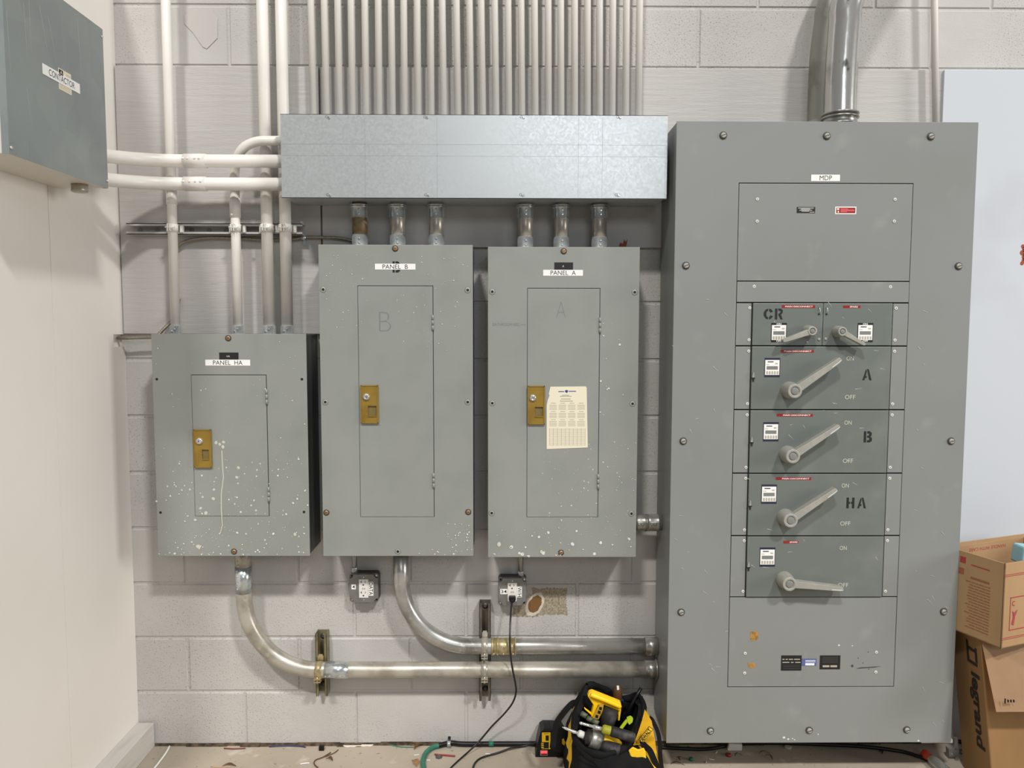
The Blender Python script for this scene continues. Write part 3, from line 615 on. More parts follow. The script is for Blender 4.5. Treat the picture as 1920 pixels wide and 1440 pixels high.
# two horizontal conduits
for i, (py, ly, rr) in enumerate(((302, 285, .0212), (345, 330, .0212))):
    dd = .15; zr = P(420, py, dd).z; xe = a+.003
    lab = 'upper white-painted horizontal conduit from the contactor box to the gutter' if i == 0 else 'lower white-painted horizontal conduit from the contactor box to the gutter'
    xs_ = XL+.088; t = thing('conduit', lab, 'conduit', (xs_, -dd, zr-rr)); RB = abs(yf)-dd; zl = P(212, ly+6, .22).z
    pts = [(xs_, yf-.002, zl+.004)]; 
    A0 = .27
    # offset bend: leaves the box's far side, swings to run along the wall
    x_e = P(343, py, dd).x; zl = P(206, ly+5, -yf-.03).z; y_s = yf-.002
    pts = [(xs_+(x_e-xs_)*(1-math.cos(t_)), y_s+(-dd-y_s)*math.sin(t_), zl+(zr-zl)*math.sin(t_)) for t_ in [PI/2*k/16 for k in range(17)]]+[(xe, -dd, zr)]
    mb = MB(); mb.tube(pts, rr, 24); build(mb, 'pipe', m_pipe, t)
    xa, xb_ = P(346, py, dd).x, P(387, py, dd).x; mb = MB(); mb.lathe((xa, -dd, zr), (1, 0, 0), [(0, rr), (0, rr+.0022), (xb_-xa, rr+.0022), (xb_-xa, rr)], 24)
    bump_screws(mb, [(P(px, py, dd).x, -dd-rr-.0015, zr+.004) for px in ((348, 356, 370, 378) if i == 0 else (349, 360, 371, 381))], r=.0038); build(mb, 'coupling', m_pipe, t)
    mb = MB(); mb.lathe((xe-.008, -dd, zr), (1, 0, 0), [(0, rr+.004), (.007, rr+.004), (.007, rr)], 8)
    bump_screws(mb, [(xe-.006, -dd-rr-.001, zr+rr*.6), (xe-.006, -dd-rr-.001, zr-rr*.6)]); build(mb, 'connector', m_zinc, t)
# strut rail with its clamps
def strut(mb, p0, p1, out, w_=.041, dpt=.041, m=0):
    """open channel from p0 to p1, its back on the wall, mouth towards out"""
    p0, p1, out = Vector(p0), Vector(p1), Vector(out); ax = (p1-p0); s_ = ax.cross(out).normalized(); t_ = .0025
    def bx(c, lw, lo): mb.obox(c, ax, s_, out, ax.length, lw, lo, m)
    mid = (p0+p1)/2; bx(mid+out*t_/2, w_, t_)
    for k in (-1, 1):
        bx(mid+s_*k*(w_/2-t_/2)+out*dpt/2, t_, dpt); bx(mid+s_*k*(w_/2-.0045)+out*(dpt-t_/2), .009, t_); bx(mid+s_*k*(w_/2-.008)+out*(dpt-.005), .002, .009)
OUT = Vector((0, -1, 0))
zs_ = P(400, 430, .05).z; xa, xb_ = P(239, 430, .05).x, P(568, 430, .05).x
T = thing('strut_rail', 'grey-painted horizontal strut channel carrying the left conduits', 'strut', ((xa+xb_)/2, -.02, zs_-.02))
mb = MB(); strut(mb, (xa, -.0185, zs_), (xb_, -.0185, zs_), OUT, .038, .04); 
for k in range(10):
    x = xa+.03+k*.06; mb.lathe((x, -.021, zs_), OUT, [(0, .009), (.0006, .009)], 16, 1)
build(mb, 'channel', [m_ply, mat('shaded_paint_hole', (150, 146, 142), .6)], T)
for x, r in ((x1, .0158), (x4, .0158), (x2, .0198), (x3, .0196)):
    mb = MB(); mb.lathe((x, -ds-(.0 if x != x4 else .0), zs_-.013), UZ, [(0, r+.0005), (0, r+.0028), (.026, r+.0028), (.026, r+.0005)], 24)
    for s_ in (-1, 1): mb.box(x+s_*.0035-.001, x+s_*.0035+.001, -ds-r-.018, -ds-r, zs_-.012, zs_+.012)
    mb.cyl((x-.014, -ds-r-.010, zs_), (x+.018, -ds-r-.010, zs_), .0032, n=10); mb.cyl((x+.004, -ds-r-.010, zs_), (x+.009, -ds-r-.010, zs_), .0065, n=6)
    for s_ in (-1, 1): mb.box(x+s_*(r+.002), x+s_*(r+.012), -.064, -.05, zs_-.012, zs_+.012)
    build(mb, 'pipe_clamp', m_pipe, T)
# armoured cables
def armored(pts, r=.006, pitch=.0065):
    pts = bez(pts, 10); out = []; L_ = 0; prev = pts[0]; res = [pts[0]]
    for p in pts[1:]:                                  # resample evenly
        d_ = (p-prev).length
        while L_+d_ >= pitch/3:
            f = (pitch/3-L_)/d_; prev = prev.lerp(p, f); res.append(prev.copy()); d_ = (p-prev).length; L_ = 0
        L_ += d_; prev = p
    mb = MB(); mb.tube(res, lambda i: r*(1.0 if i % 3 else .78), 12); return mb
T = armored([P(322, 480, .034), P(332, 464, .034), P(350, 452, .034), P(390, 446, .034), P(440, 447, .03), P(500, 450, .03), P(548, 449, .03), P(572, 445, .03), P(600, 445, .03), P(640, 447, .03), P(672, 455, .03), P(690, 462, .03)])
o = build(T, 'armoured_cable', m_armor); tag(o, 'dark flexible armoured cable arching along the plywood below the strut rail', 'cable')
o = build(armored([P(336, 560, .03), P(330, 585, .03), P(318, 605, .034), P(306, 618, .05), P(298, 627, .06), P(294, 634, .07)]), 'armoured_cable', m_armor); tag(o, 'short stub of armoured cable behind the leftmost conduit at the top of panel HA', 'cable')
q = S(224, 634, XL-.006)
o = build(armored([(XL-.012, q.y, q.z), P(240, 634, .05), P(262, 633, .05), (P(292, 632, .05).x, -.05, P(292, 632, .05).z)], .0058), 'armoured_cable', m_armor); tag(o, 'armoured cable running from the notch in the left wall into panel HA', 'cable')
mb = MB(); p = P(570, 446, .03); mb.cyl((p.x-.007, -.03, p.z), (p.x+.007, -.03, p.z), .0085, n=16); mb.box(p.x-.006, p.x+.006, -.022, -.0182, p.z-.024, p.z-.004); mb.lathe((p.x, -.022, p.z-.017), OUT, [(0, .004), (.002, .003)], 12)
tag(build(mb, 'cable_strap', m_zinc), 'small zinc strap holding the armoured cable to the plywood', 'strap')

# six short nipples between the gutter and the panels
zg0 = c; dn = .088; zB, zA = P(740, 459, D1).z, P(1050, 463, D1).z
spec = [(674.5, zB, 'rusty brown short conduit from the gutter into panel B, left of three', m_rusty), (745.5, zB, 'short scuffed conduit from the gutter into panel B, middle of three', m_emt), (818, zB, 'short grey conduit from the gutter into panel B, right of three', m_emt), (985, zA, 'short conduit from the gutter into panel A, left of three', m_emt), (1052.5, zA, 'short conduit from the gutter into panel A, middle of three', m_emt), (1124, zA, 'short conduit from the gutter into panel A, right of three', m_emt)]
for px, zb_, lab, pm in spec:
    x = P(px, 420, dn).x; t = thing('conduit_nipple', lab, 'conduit', (x, -dn, zb_-.003)); r = .0262
    zt_ = zg0+.006; mb = MB(); mb.cyl((x, -dn, zb_+.002), (x, -dn, zt_), r-.001, n=28); build(mb, 'pipe', pm, t)
    H = zt_-zb_; mb = MB()
    mb.lathe((x, -dn, zt_-.0345-.02), UZ, [(0, r-.001), (0, r+.001), (.032, r+.0008), (.034, r+.006), (.037, r+.0065), (.0385, r+.001), (.04, r+.001), (.041, r+.0055), (.044, r+.0055), (.0445, r-.003), (.0545, r-.003)], 28)
    bump_screws(mb, [(x+.002, -dn-r, zt_-.044), (x+.002, -dn-r, zt_-.030)], r=.004); build(mb, 'upper_connector', m_zinc, t)
    mb = MB(); mb.lathe((x, -dn, zb_-.003), UZ, [(0, r+.004), (.004, r+.004), (.006, r+.001), (.044, r+.001), (.044, r-.001)], 28); bump_screws(mb, [(x+.002, -dn-r, zb_+.012), (x+.002, -dn-r, zb_+.027)], r=.004); build(mb, 'lower_connector', m_zinc, t)

# ================================================================== main distribution cabinet
DM = .247; ax_ = (P(1265, 400, DM).x+P(1252, 1300, DM).x)/2
ax_ = (P(1268, 228, DM).x+P(1250, 1392, DM).x)/2; bx_ = (P(1835, 229, DM).x+P(1783, 1392, DM).x)/2; cz, ez = P(1520, 1392.5, DM).z, P(1550, 228, DM).z
T = thing('distribution_cabinet', 'large grey main distribution cabinet labelled MDP with six switch doors', 'electrical cabinet', ((ax_+bx_)/2, -.02, cz)); MDP = T
mb = MB(); mb.box(ax_+.002, bx_-.002, -(DM-.004), -.0185, cz+.003, ez-.002); build(mb, 'body', m_gray2, T, bevel=.001)
# front plate with the tall opening
oa, ob = (P(1384, 343, DM).x+P(1365, 1288, DM).x)/2, (P(1712, 343, DM).x+P(1677, 1288, DM).x)/2; oc, oe = P(1521, 1288.5, DM).z, P(1548, 343, DM).z
mb = MB(); th = .0035
mb.quadmesh([(x, y, z) for y in (-DM, -(DM-th)) for x, z in ((ax_, cz), (bx_, cz), (bx_, ez), (ax_, ez), (oa, oc), (ob, oc), (ob, oe), (oa, oe))],
    [(0, 1, 5, 4), (1, 2, 6, 5), (2, 3, 7, 6), (3, 0, 4, 7), (8, 9, 13, 12), (9, 10, 14, 13), (10, 11, 15, 14), (11, 8, 12, 15),
     (0, 8, 9, 1), (1, 9, 10, 2), (2, 10, 11, 3), (3, 11, 8, 0), (4, 5, 13, 12), (5, 6, 14, 13), (6, 7, 15, 14), (7, 4, 12, 15)])
build(mb, 'front_cover', m_gray2, T, bevel=.001)
mb = MB(); mb.box(oa-.01, ob+.01, -(DM-.0038), -(DM-.0043), oc-.01, oe+.01); build(mb, 'interior', m_dark, T)
def zrow(y): return P(1540, y, DM).z
def slab(name, xa, xb, y0, y1, mt=m_gray2, d=DM, th=.003, bevel=.0008, lab=None, parent=None):
    mb = MB(); mb.box(xa, xb, -d, -(DM-.0034), zrow(y1), zrow(y0)); return build(mb, name, mt, parent or T, bevel=bevel, label=lab)
g = .0018
slab('upper_panel', oa+g, ob-g, 344.5, 526.5); slab('filler_strip', oa+g, ob-g, 528.5, 566.5, d=DM+.001); slab('lower_panel', oa+g, ob-g, 1120, 1287)
def mx(px, y): return P(px, y, DM).x
da = (mx(1411, 608)+mx(1408, 708)+mx(1405, 827)+mx(1402, 945)+mx(1399, 1061))/5; db = (mx(1671, 608)+mx(1668, 708)+mx(1664.5, 827)+mx(1657.5, 945)+mx(1652.5, 1061))/5
rows = [(569, 647.5), (650, 767), (769.5, 886), (888.5, 1003), (1005.5, 1118)]
for i, (y0, y1) in enumerate(rows):
    for xa, xb in ((oa+g, da-.0035), (db+.0045, ob-g)):
        pl = slab('side_plate', xa, xb, y0, y1, d=DM+.0005)
        xr = xb-.006 if xa < da else xa+.009
        for z in (zrow(y0)-.015, zrow(y1)+.017):
            s0 = SCREW.get('rivet')
            if not s0: o = mk_screw('rivet'); SCREW['rivet'] = o; o.parent = T; q = Vector((xr, -(DM+.0005), z)); o.location = q-WL[T]; WL[o] = q
            else: inst(s0, 'rivet', T, (xr, -(DM+.0005), z))
for p in ((1420, 373.5), (1678, 374), (1419.5, 415), (1676.5, 415), (1414, 537), (1669.5, 538), (1397, 1225), (1396, 1262), (1643, 1223), (1642, 1260)): screw('rivet', T, *p, DM+.0002)
for p in ((1356, 254), (1550, 255), (1745, 256), (1286, 498), (1797, 499), (1281, 827), (1783, 827), (1277, 1147.5), (1769, 1146.5), (1332, 1370), (1517, 1369), (1700, 1368)): screw('big', T, *p, DM)
plate('name_label', T, 1521, 327.5, 1575, 339.5, DM, [('MDP', 1548.5, 333.5, 23, 8.5)], [m_white, m_blackprint], label='white strip reading MDP')
def lines(rowsx, m_):
    def f(mb, d):
        for (x0, y0, x1, y1) in rowsx: mb.front(x0, y0, x1, y1, d-.0001, d+.0003, m_)
    return f
plate('warning_label', T, 1494, 388, 1528.5, 399.5, DM, [], [m_blackprint, m_splat], extra=lines([(1496.5, 389.7, 1526, 390.7), (1502, 391.7, 1519, 392.6), (1499, 393.7, 1523, 394.6), (1503, 395.6, 1517, 396.5), (1518, 397.4, 1527, 398.2)], 1), label='small black warning plate with fine print')
plate('warning_label', T, 1566, 387.5, 1605.5, 401.5, DM, [], [m_white, m_red, m_redpale], extra=lambda mb, d: (mb.front(1568, 389.3, 1603.8, 399.7, d-.0001, d+.0002, 1), [mb.front(1576, y, x, y+1.1, d, d+.0004, 2) for y, x in ((391.2, 1590), (393, 1602), (394.8, 1602), (396.6, 1588))], mb.front(1569.5, 390.5, 1573.5, 393.5, d, d+.0004, 0), mb.front(1570.5, 395.5, 1573, 398.5, d, d+.0004, 0)), label='red and white warning sticker')
plate('rating_plate', T, 1464.5, 1229, 1503, 1257.5, DM, [], [m_blackprint, m_papergrey, m_boxd], extra=lambda mb, d: [mb.front(a_, y, b_, y+1.6, d, d+.0003, 1) for a_, b_, y in ((1467, 1471, 1235.5), (1473, 1477, 1235.5), (1479, 1487, 1235.5), (1489, 1500, 1235.5), (1467, 1480, 1241.2), (1483, 1488, 1241.2), (1491, 1501, 1241.2))]+[mb.front(1469, y, 1500, y+.8, d, d+.0003, 2) for y in (1247, 1249.5, 1253)], label='black rating plate with a torn top corner')
plate('rating_plate', T, 1537, 1229, 1575.5, 1255, DM, [], [m_blackprint, m_papergrey, m_boxd], extra=lambda mb, d: [mb.front(a_, 1247.5, b_, 1251, d, d+.0003, 1) for a_, b_ in ((1542.5, 1555), (1557, 1569.5))]+[mb.front(1542, y, 1571, y+1, d, d+.0003, 2) for y in (1232, 1234.5, 1237, 1239.5, 1242)], label='black rating plate with two blank white fields')
plate('approval_sticker', T, 1503.5, 1235, 1531, 1248.5, DM, [], [m_blue, m_white, m_redpale], extra=lambda mb, d: [mb.front(1510, y, 1529, y+1, d, d+.0003, 1) for y in (1238, 1240.5)]+[mb.front(1510, 1243.5, 1527, 1247.5, d, d+.0003, 1)], label='small blue approval sticker')
mb = MB()
mb.prism([P(x, y, DM) for x, y in ((1407, 1184.5), (1414, 1184), (1422, 1186), (1421, 1198), (1414, 1202), (1407, 1200))], (0, -.0006, 0)); mb.prism([P(x, y, DM) for x, y in ((1401, 1243.5), (1415, 1243), (1416, 1251), (1408, 1253), (1403, 1250))], (0, -.0006, 0))
build(mb, 'tape_residue', m_tan, T, label='brown tape residue')
mb = MB(); mb.prism([P(x, y, DM) for x, y in ((1605, 1254), (1612, 1251.5), (1630, 1250.5), (1652, 1249), (1640, 1251.5), (1620, 1253))], (0, -.0004, 0)); mb.lathe(P(1598, 1248.5, DM), OUT, [(0, .004), (.001, .004)], 14)
for x, y in ((1628, 1222.5), (1609, 1234), (1618, 1243), (1629, 1254.5)): mb.lathe(P(x, y, DM), OUT, [(0, .0018), (.0006, .0015)], 10)
build(mb, 'scuff_marks', m_boxd, T)
rnd = random.Random(5); mb = MB()
for _ in range(95):                                      # fine pale scratches
    x, y = rnd.uniform(1262, 1775), rnd.uniform(560, 1385)
    if 1400 < x < 1660 and 570 < y < 1118: zz = DM+.0058
    else: zz = DM+.0012
    p = P(x, y, zz); an = rnd.uniform(-1.1, -.3) if rnd.random() < .7 else rnd.uniform(-.3, .3); l = rnd.uniform(.003, .012); v = Vector((math.cos(an), 0, math.sin(an)))*l; n_ = Vector((-math.sin(an), 0, math.cos(an)))*.0005
    if zz > DM+.002 or not (1365 < x < 1700 and y > 560): mb.prism([p-v-n_, p+v-n_*.3, p+v+n_*.3, p-v+n_], (0, -.0002, 0))
for x, y, r in ((1573, 1210, .003), (1598, 1211, .002), (1470, 1383, .004), (1478, 1386, .003), (1486, 1385, .002), (1490, 1387, .002), (1534, 1377, .002), (1722, 1389, .003)): mb.disc(P(x, y, DM), r, sx=1.2)
build(mb, 'paint_flecks', m_splat, T, kind='stuff', label='pale scratches and paint flecks')

DD = DM+.0055
def embossed(parent, x0, y0, x1, y1, txt, tx, tw):
    plate('embossed_label', parent, x0, y0, x1, y1, DD, [(txt, tx, (y0+y1)/2, tw, 3.0, 1, .015)], [m_red, m_white], label='red embossed tape reading '+txt)
def rating(parent, x0, y0, onoff=False, dark=None):
    w_ = 29; h = 36; mb = MB(); k = DD
    mb.front(x0, y0, x0+w_, y0+h, k, k+.0008, 1); mb.front(x0+1.2, y0+4, x0+w_-1.2, y0+h-4, k, k+.0011, 0)
    mb.front(x0+4, y0+15.5, x0+w_-4, y0+22, k, k+.0014, 2); mb.front(x0+6, y0+6.5, x0+17, y0+8.3, k, k+.0013, 1); mb.front(x0+20, y0+9.5, x0+25, y0+12, k, k+.0013, 3)
    mb.front(x0+3, y0+12, x0+9, y0+13, k, k+.0013, 3)
    for j in range(5): mb.front(x0+3+j*4.9, y0+25, x0+6.5+j*4.9, y0+31, k, k+.0013, 3)
    if onoff: mb.ptext('ON', x0+w_/2, y0+2, 9, 3.6, k+.0013, 0, .02); mb.ptext('OFF', x0+w_/2, y0+h-2, 10, 3.4, k+.0013, 0, .02)
    build(mb, 'rating_label', [m_white, mat('label_border', dark or (38, 40, 62), .5), m_lever2, m_papergrey], parent, label='black and white rating label')
def lever(parent, hub, tip, rb, rf, prot, w0, w1, edge=True):
    p = P(hub[0], hub[1], DD); q = P(tip[0], tip[1], DD+prot*.8); v = Vector((q.x-p.x, 0, q.z-p.z)); L_ = v.length; v.normalize(); n_ = Vector((v.z, 0, -v.x))
    if n_.z > 0: n_ = -n_                                 # n_ points to the lower side
    mb = MB(); mb.lathe(p, OUT, [(0, rb), (prot*.35, rb*.99), (prot*.8, rf*1.02), (prot, rf), (prot+.0005, rf-.002), (prot+.0005, rf*.66), (prot-.003, rf*.62), (prot-.003, .0004)], 36, 0, caps=False)
    mb.lathe(p, OUT, [(prot-.0035, rf*.52), (prot, rf*.50), (prot+.0005, rf*.42), (prot+.0005, .0003)], 28, 1, caps=False)
    y0, y1 = Vector((0, -prot*.45, 0)), Vector((0, -(prot*.97), 0)); s0 = rf*.55
    a0 = p+v*s0+n_*w0/2; b0 = p+v*s0-n_*w0/2; a1 = p+v*(L_*.93)+n_*w1/2; a2 = p+v*L_+n_*w1*.2; b1 = p+v*(L_*.985)-n_*w1/2; bm_ = p+v*(L_*.36)-n_*(w0*.42); am_ = p+v*(L_*.36)+n_*(w0*.42)
    poly = [a0, am_, a1, a2, b1, bm_, b0]; mb.prism([c_+y0 for c_ in poly], y1-y0, 0)
    o = build(mb, 'handle', [m_lever, m_lever2], parent, bevel=.0012, label='cast grey rotary handle')
    if edge:
        mb = MB(); e0 = p+v*(L_*.78)+n_*w1*.30+y1; e1 = p+v*(L_*.985)+n_*w1*.18+y1; mb.prism([e0-n_*.0006, e1-n_*.0006, e1+n_*.0008, e0+n_*.0008], (0, -.0006, 0)); build(mb, 'handle_mark', m_white, parent)
def hook(parent, px, py, big=True):
    p = P(px, py, DD); mb = MB(); s_ = 1
    mb.prism([p+Vector((-.004, 0, -.004)), p+Vector((.004, 0, -.004)), p+Vector((.0015, 0, .014)), p+Vector((-.001, 0, .014))], (0, -.004, 0), 0)
    mb.box(p.x-.002, p.x+.003, p.y-.003, p.y, p.z-.016, p.z-.005, 1); mb.box(p.x-.006, p.x+.006, p.y-.004, p.y, p.z-.0055, p.z-.003, 1); build(mb, 'door_catch', [m_lever, m_blackprint], parent)
def hook2(parent, px, py):
    p = P(px, py, DD); mb = MB(); mb.tube([p+Vector((-.002, -.001, .012)), p+Vector((-.001, -.006, .011)), p+Vector((.002, -.006, -.006)), p+Vector((.001, -.001, -.007))], .0013, 8, 0); mb.lathe(p+Vector((-.001, 0, -.009)), OUT, [(0, .003), (.0008, .003)], 12, 1); build(mb, 'door_catch', [m_chrome, m_blackprint], parent)
def door(xa, xb, y0, y1, lab):
    mb = MB(); mb.box(xa, xb, -DD, -(DM-.0034), zrow(y1), zrow(y0)+.0006); return build(mb, 'switch_door', m_door, T, bevel=.0012, label=lab)
xm = P(1541.5, 608, DM).x
dC = door(da, xm-.0008, *rows[0], 'switch door stencilled CR'); dS = door(xm+.0008, db, *rows[0], 'spare switch door in the top row, right side')
dA = door(da, db, *rows[1], 'switch door stencilled A'); dB = door(da, db, *rows[2], 'switch door stencilled B'); dH = door(da, db, *rows[3], 'switch door stencilled HA'); dP = door(da, db, *rows[4], 'spare switch door in the bottom row')
embossed(dC, 1466, 572, 1528.5, 577.5, 'MAIN DISCONNECT', 1498, 52); embossed(dS, 1581, 573, 1613.5, 577.5, 'SPARE', 1601, 15)
stencil(dC, 'CR', [(1432, 578.5, 1449.5, 599), (1453, 578.5, 1468, 599)], DD+.0001)
rating(dC, 1446, 605.5, True, (22, 22, 24)); rating(dS, 1608, 605.5, True, (22, 22, 24))
lever(dC, (1514, 620.5), (1467, 640), .0185, .0145, .042, .019, .0105, False); lever(dS, (1569.5, 621.5), (1621, 647), .0185, .0145, .042, .017, .009, False)
hook2(dC, 1536, 584); hook2(dS, 1550, 584)
for dd_, px, py in ((dC, 1535.5, 636), (dS, 1548, 635.5)): mb = MB(); mb.lathe(P(px, py, DD), OUT, [(0, .005), (.002, .0048), (.003, .003)], 14); build(mb, 'door_screw', m_lever, dd_)
mb = MB(); mb.lathe(P(1513.5, 641, DD), OUT, [(0, .0022), (.001, .0018)], 10); build(mb, 'indicator_dot', m_splat, dC)
def onoff(parent, x, y0, y1):
    mb = MB(); mb.ptext('ON', x, y0, 13.5, 8, DD+.0002, 0, -.004); mb.ptext('OFF', x, y1, 19.5, 8, DD+.0002, 0, -.004); build(mb, 'position_lettering', m_splat2, parent)
embossed(dA, 1464, 656, 1526, 661, 'MAIN DISCONNECT', 1496, 52); rating(dA, 1433.5, 671); lever(dA, (1479.5, 731), (1576, 673), .0275, .0228, .052, .026, .016); hook(dA, 1412, 706); onoff(dA, 1594, 672, 744.5); stencil(dA, 'A', [(1617, 692, 1634.5, 713)], DD+.0001)
embossed(dB, 1456.5, 776, 1524, 781, 'MAIN DISCONNECT', 1494, 52); rating(dB, 1431, 791.5); lever(dB, (1476, 851), (1573, 798), .0275, .0228, .052, .024, .015); hook(dB, 1409, 827); onoff(dB, 1590, 792.5, 864); stencil(dB, 'B', [(1619.5, 808.5, 1635, 829.5)], DD+.0001)
embossed(dH, 1455, 895, 1521, 900, 'MAIN DISCONNECT', 1492, 52); rating(dH, 1427.5, 908.5); lever(dH, (1472, 969), (1568, 917), .0275, .0228, .052, .024, .015); hook(dH, 1406, 946); onoff(dH, 1585, 910.5, 981.5); stencil(dH, 'HA', [(1587, 933, 1602, 953), (1607.5, 933, 1624, 953)], DD+.0001)
embossed(dP, 1469, 1014, 1497, 1019, 'SPARE', 1488, 15); rating(dP, 1424.5, 1026.5); lever(dP, (1470, 1086), (1580, 1104), .0275, .0228, .052, .024, .014); hook(dP, 1403, 1061); onoff(dP, 1581, 1027.5, 1097)
# the block the cabinet stands clear of the floor on
mb = MB(); q0, q1 = P(1717, 1396, .2).x, P(1775, 1396, .2).x; mb.box(q0, q1, -.235, -.02, cz-.010, cz+.003); 
build(mb, 'bottom_bracket', m_base, MDP, bevel=.001, label='pale bracket under the cabinet')

# ---- conduits out of the cabinet's top
def bigpipe(label, d, x200, x100, x0, r, mt, ring_px):
    p2, p1, p0 = P(x200, 215, d), P(x100, 100, d), P(x0, 0, d); t = thing('large_conduit', label, 'conduit', (p2.x, -d, ez-.003))
    ext = p0+(p0-p1)*1.0+Vector((.06, 0, 0)); pts = bez([Vector((p2.x, -d, ez-.003)), p2, P((x200+x100)/2-.5, 150, d), p1, P((x100+x0)/2-1, 48, d), p0, ext, ext+Vector((.16, 0, .3))], 8)
    mb = MB(); mb.tube(pts, r, 36); build(mb, 'pipe', mt, t)
    mb = MB(); x = p2.x
    mb.lathe((x, -d, ez-.003), UZ, [(0, r+.003), (.048, r+.003), (.048, r)], 36); 
    for z in ring_px: mb.lathe((x, -d, ez-.003+z-.003), UZ, [(0, r+.002), (.001, r+.009), (.005, r+.009), (.006, r+.002)], 36)
    build(mb, 'connector', m_emt2, t)
bigpipe('dull chalky large steel conduit on top of the cabinet, behind the shiny one', .074, 1543.5, 1548, 1564, .0500, m_bigold, (.014, .03))
bigpipe('shiny large steel conduit on top of the cabinet, in front', .168, 1575, 1580, 1590, .0500, m_big, (.012, .034, .046))
p0, p1 = P(1754.5, 225, .06), P(1752, 0, .06); k = (p1.x-p0.x)/(p1.z-p0.z)
mb = MB(); mb.cyl((p0.x+k*(ez-.003-p0.z), -.06, ez-.003), (p0.x+k*(zt-p0.z), -.06, zt), .0112, n=20); tag(build(mb, 'conduit', m_pipe), 'lone thin white-painted conduit above the right end of the big cabinet', 'conduit')

# ---- lower steel conduits
def couple(mb, p0, p1, r, m=0, ends=True): p0, p1 = Vector(p0), Vector(p1); L_ = (p1-p0).length; mb.lathe(p0, p1-p0, [(0, r-.001), (0, r+.0015), (L_, r+.0015), (L_, r-.001)], 28, m)
dl = .0715; rl = .0277; zHAb = P(440, 1042.5, D1).z
def elbow(label, xv, zh, xr_end, R, mt, zt_):
    t = thing('conduit', label, 'conduit', (xv, -dl, zh)); pts = [Vector((xv, -dl, zt_))]+[Vector((xv+R-R*math.cos(an), -dl, zh+R-R*math.sin(an))) for an in [PI/2*k/18 for k in range(19)]]+[Vector((xr_end, -dl, zh))]
    mb = MB(); mb.tube(pts, rl, 28); build(mb, 'pipe', mt, t); return t
xh = P(455.5, 1090, dl).x+.001; zh1 = P(800, 1255.5, dl).z; xE = ax_+.0015
zbt = zHAb+.003
T = elbow('weathered steel conduit curving from under panel HA along the wall, lower of two', xh+.002, zh1, xE+.002, .262, m_emt, zbt)
mb = MB(); za, zb_ = P(456, 1061, dl).z, P(456, 1110, dl).z; couple(mb, (xh+.002, -dl, zb_), (xh+.002, -dl, za), rl); bump_screws(mb, [(xh-.012, -dl-rl*.85, P(0, y, dl).z) for y in (1068, 1078, 1092, 1102)], r=.004); build(mb, 'coupling', m_zinc, T)
mb = MB(); couple(mb, (xh+.002, -dl, za+.001), (xh+.002, -dl, zbt), rl-.0005); bump_screws(mb, [(xh-.008, -dl-rl*.9, P(0, y, dl).z) for y in (1049, 1058)], r=.004); build(mb, 'upper_connector', m_emt, T)
mb = MB(); xa, xb_ = P(610, 1255, dl).x, P(655, 1255, dl).x; couple(mb, (xa, -dl, zh1), (xb_, -dl, zh1), rl); bump_screws(mb, [(P(px, 1265, dl).x, -dl-rl*.9, zh1-.012) for px in (613, 621, 640, 648)], r=.004); build(mb, 'coupling', m_zinc, T)
mb = MB(); xa = P(1209, 1255, dl).x; couple(mb, (xa, -dl, zh1), (xE, -dl, zh1), rl+.0012); mb.lathe((xE-.008, -dl, zh1), (1, 0, 0), [(0, rl+.0065), (.006, rl+.0065)], 28); bump_screws(mb, [(P(px, 1250, dl).x, -dl-rl*.98, zh1+.005) for px in (1214, 1222)], r=.005); build(mb, 'end_connector', m_emt2, T)
xv2 = P(751.5, 1090, dl).x; zh2 = P(1050, 1211.5, dl).z; zBb = P(740, 1042.5, D1).z+.003
T = elbow('smooth steel conduit curving from under panel B along the wall, upper of two', xv2+.001, zh2, xE+.002, .245, m_emt2, zBb)
mb = MB(); couple(mb, (xv2+.001, -dl, zBb-.026), (xv2+.001, -dl, zBb), rl+.001); mb.lathe((xv2+.001, -dl, zBb-.014), UZ, [(0, rl+.005), (.01, rl+.005)], 28); bump_screws(mb, [(xv2, -dl-rl, zBb-.018)], r=.0045); build(mb, 'upper_connector', m_boxd, T)
mb = MB(); xa, xb_ = P(921, 1211, dl).x, P(967, 1211, dl).x; couple(mb, (xa, -dl, zh2), (xb_, -dl, zh2), rl)
for px in (923, 933, 958, 966): mb.lathe((P(px, 1211, dl).x-.003, -dl, zh2), (1, 0, 0), [(0, rl+.001), (.001, rl+.0045), (.005, rl+.0045), (.006, rl+.001)], 28)
bump_screws(mb, [(P(px, 1222, dl).x, -dl-rl*.88, zh2-.018) for px in (926, 933, 944, 962)], r=.004); build(mb, 'coupling', m_yzinc, T)
mb = MB(); xa = P(1209, 1211, dl).x; couple(mb, (xa, -dl, zh2), (xE, -dl, zh2), rl+.0018); mb.box(P(1213, 1230, dl).x, P(1222, 1230, dl).x, -dl-.006, -dl+.006, zh2-rl-.006, zh2-rl); build(mb, 'end_connector', m_emt2, T)
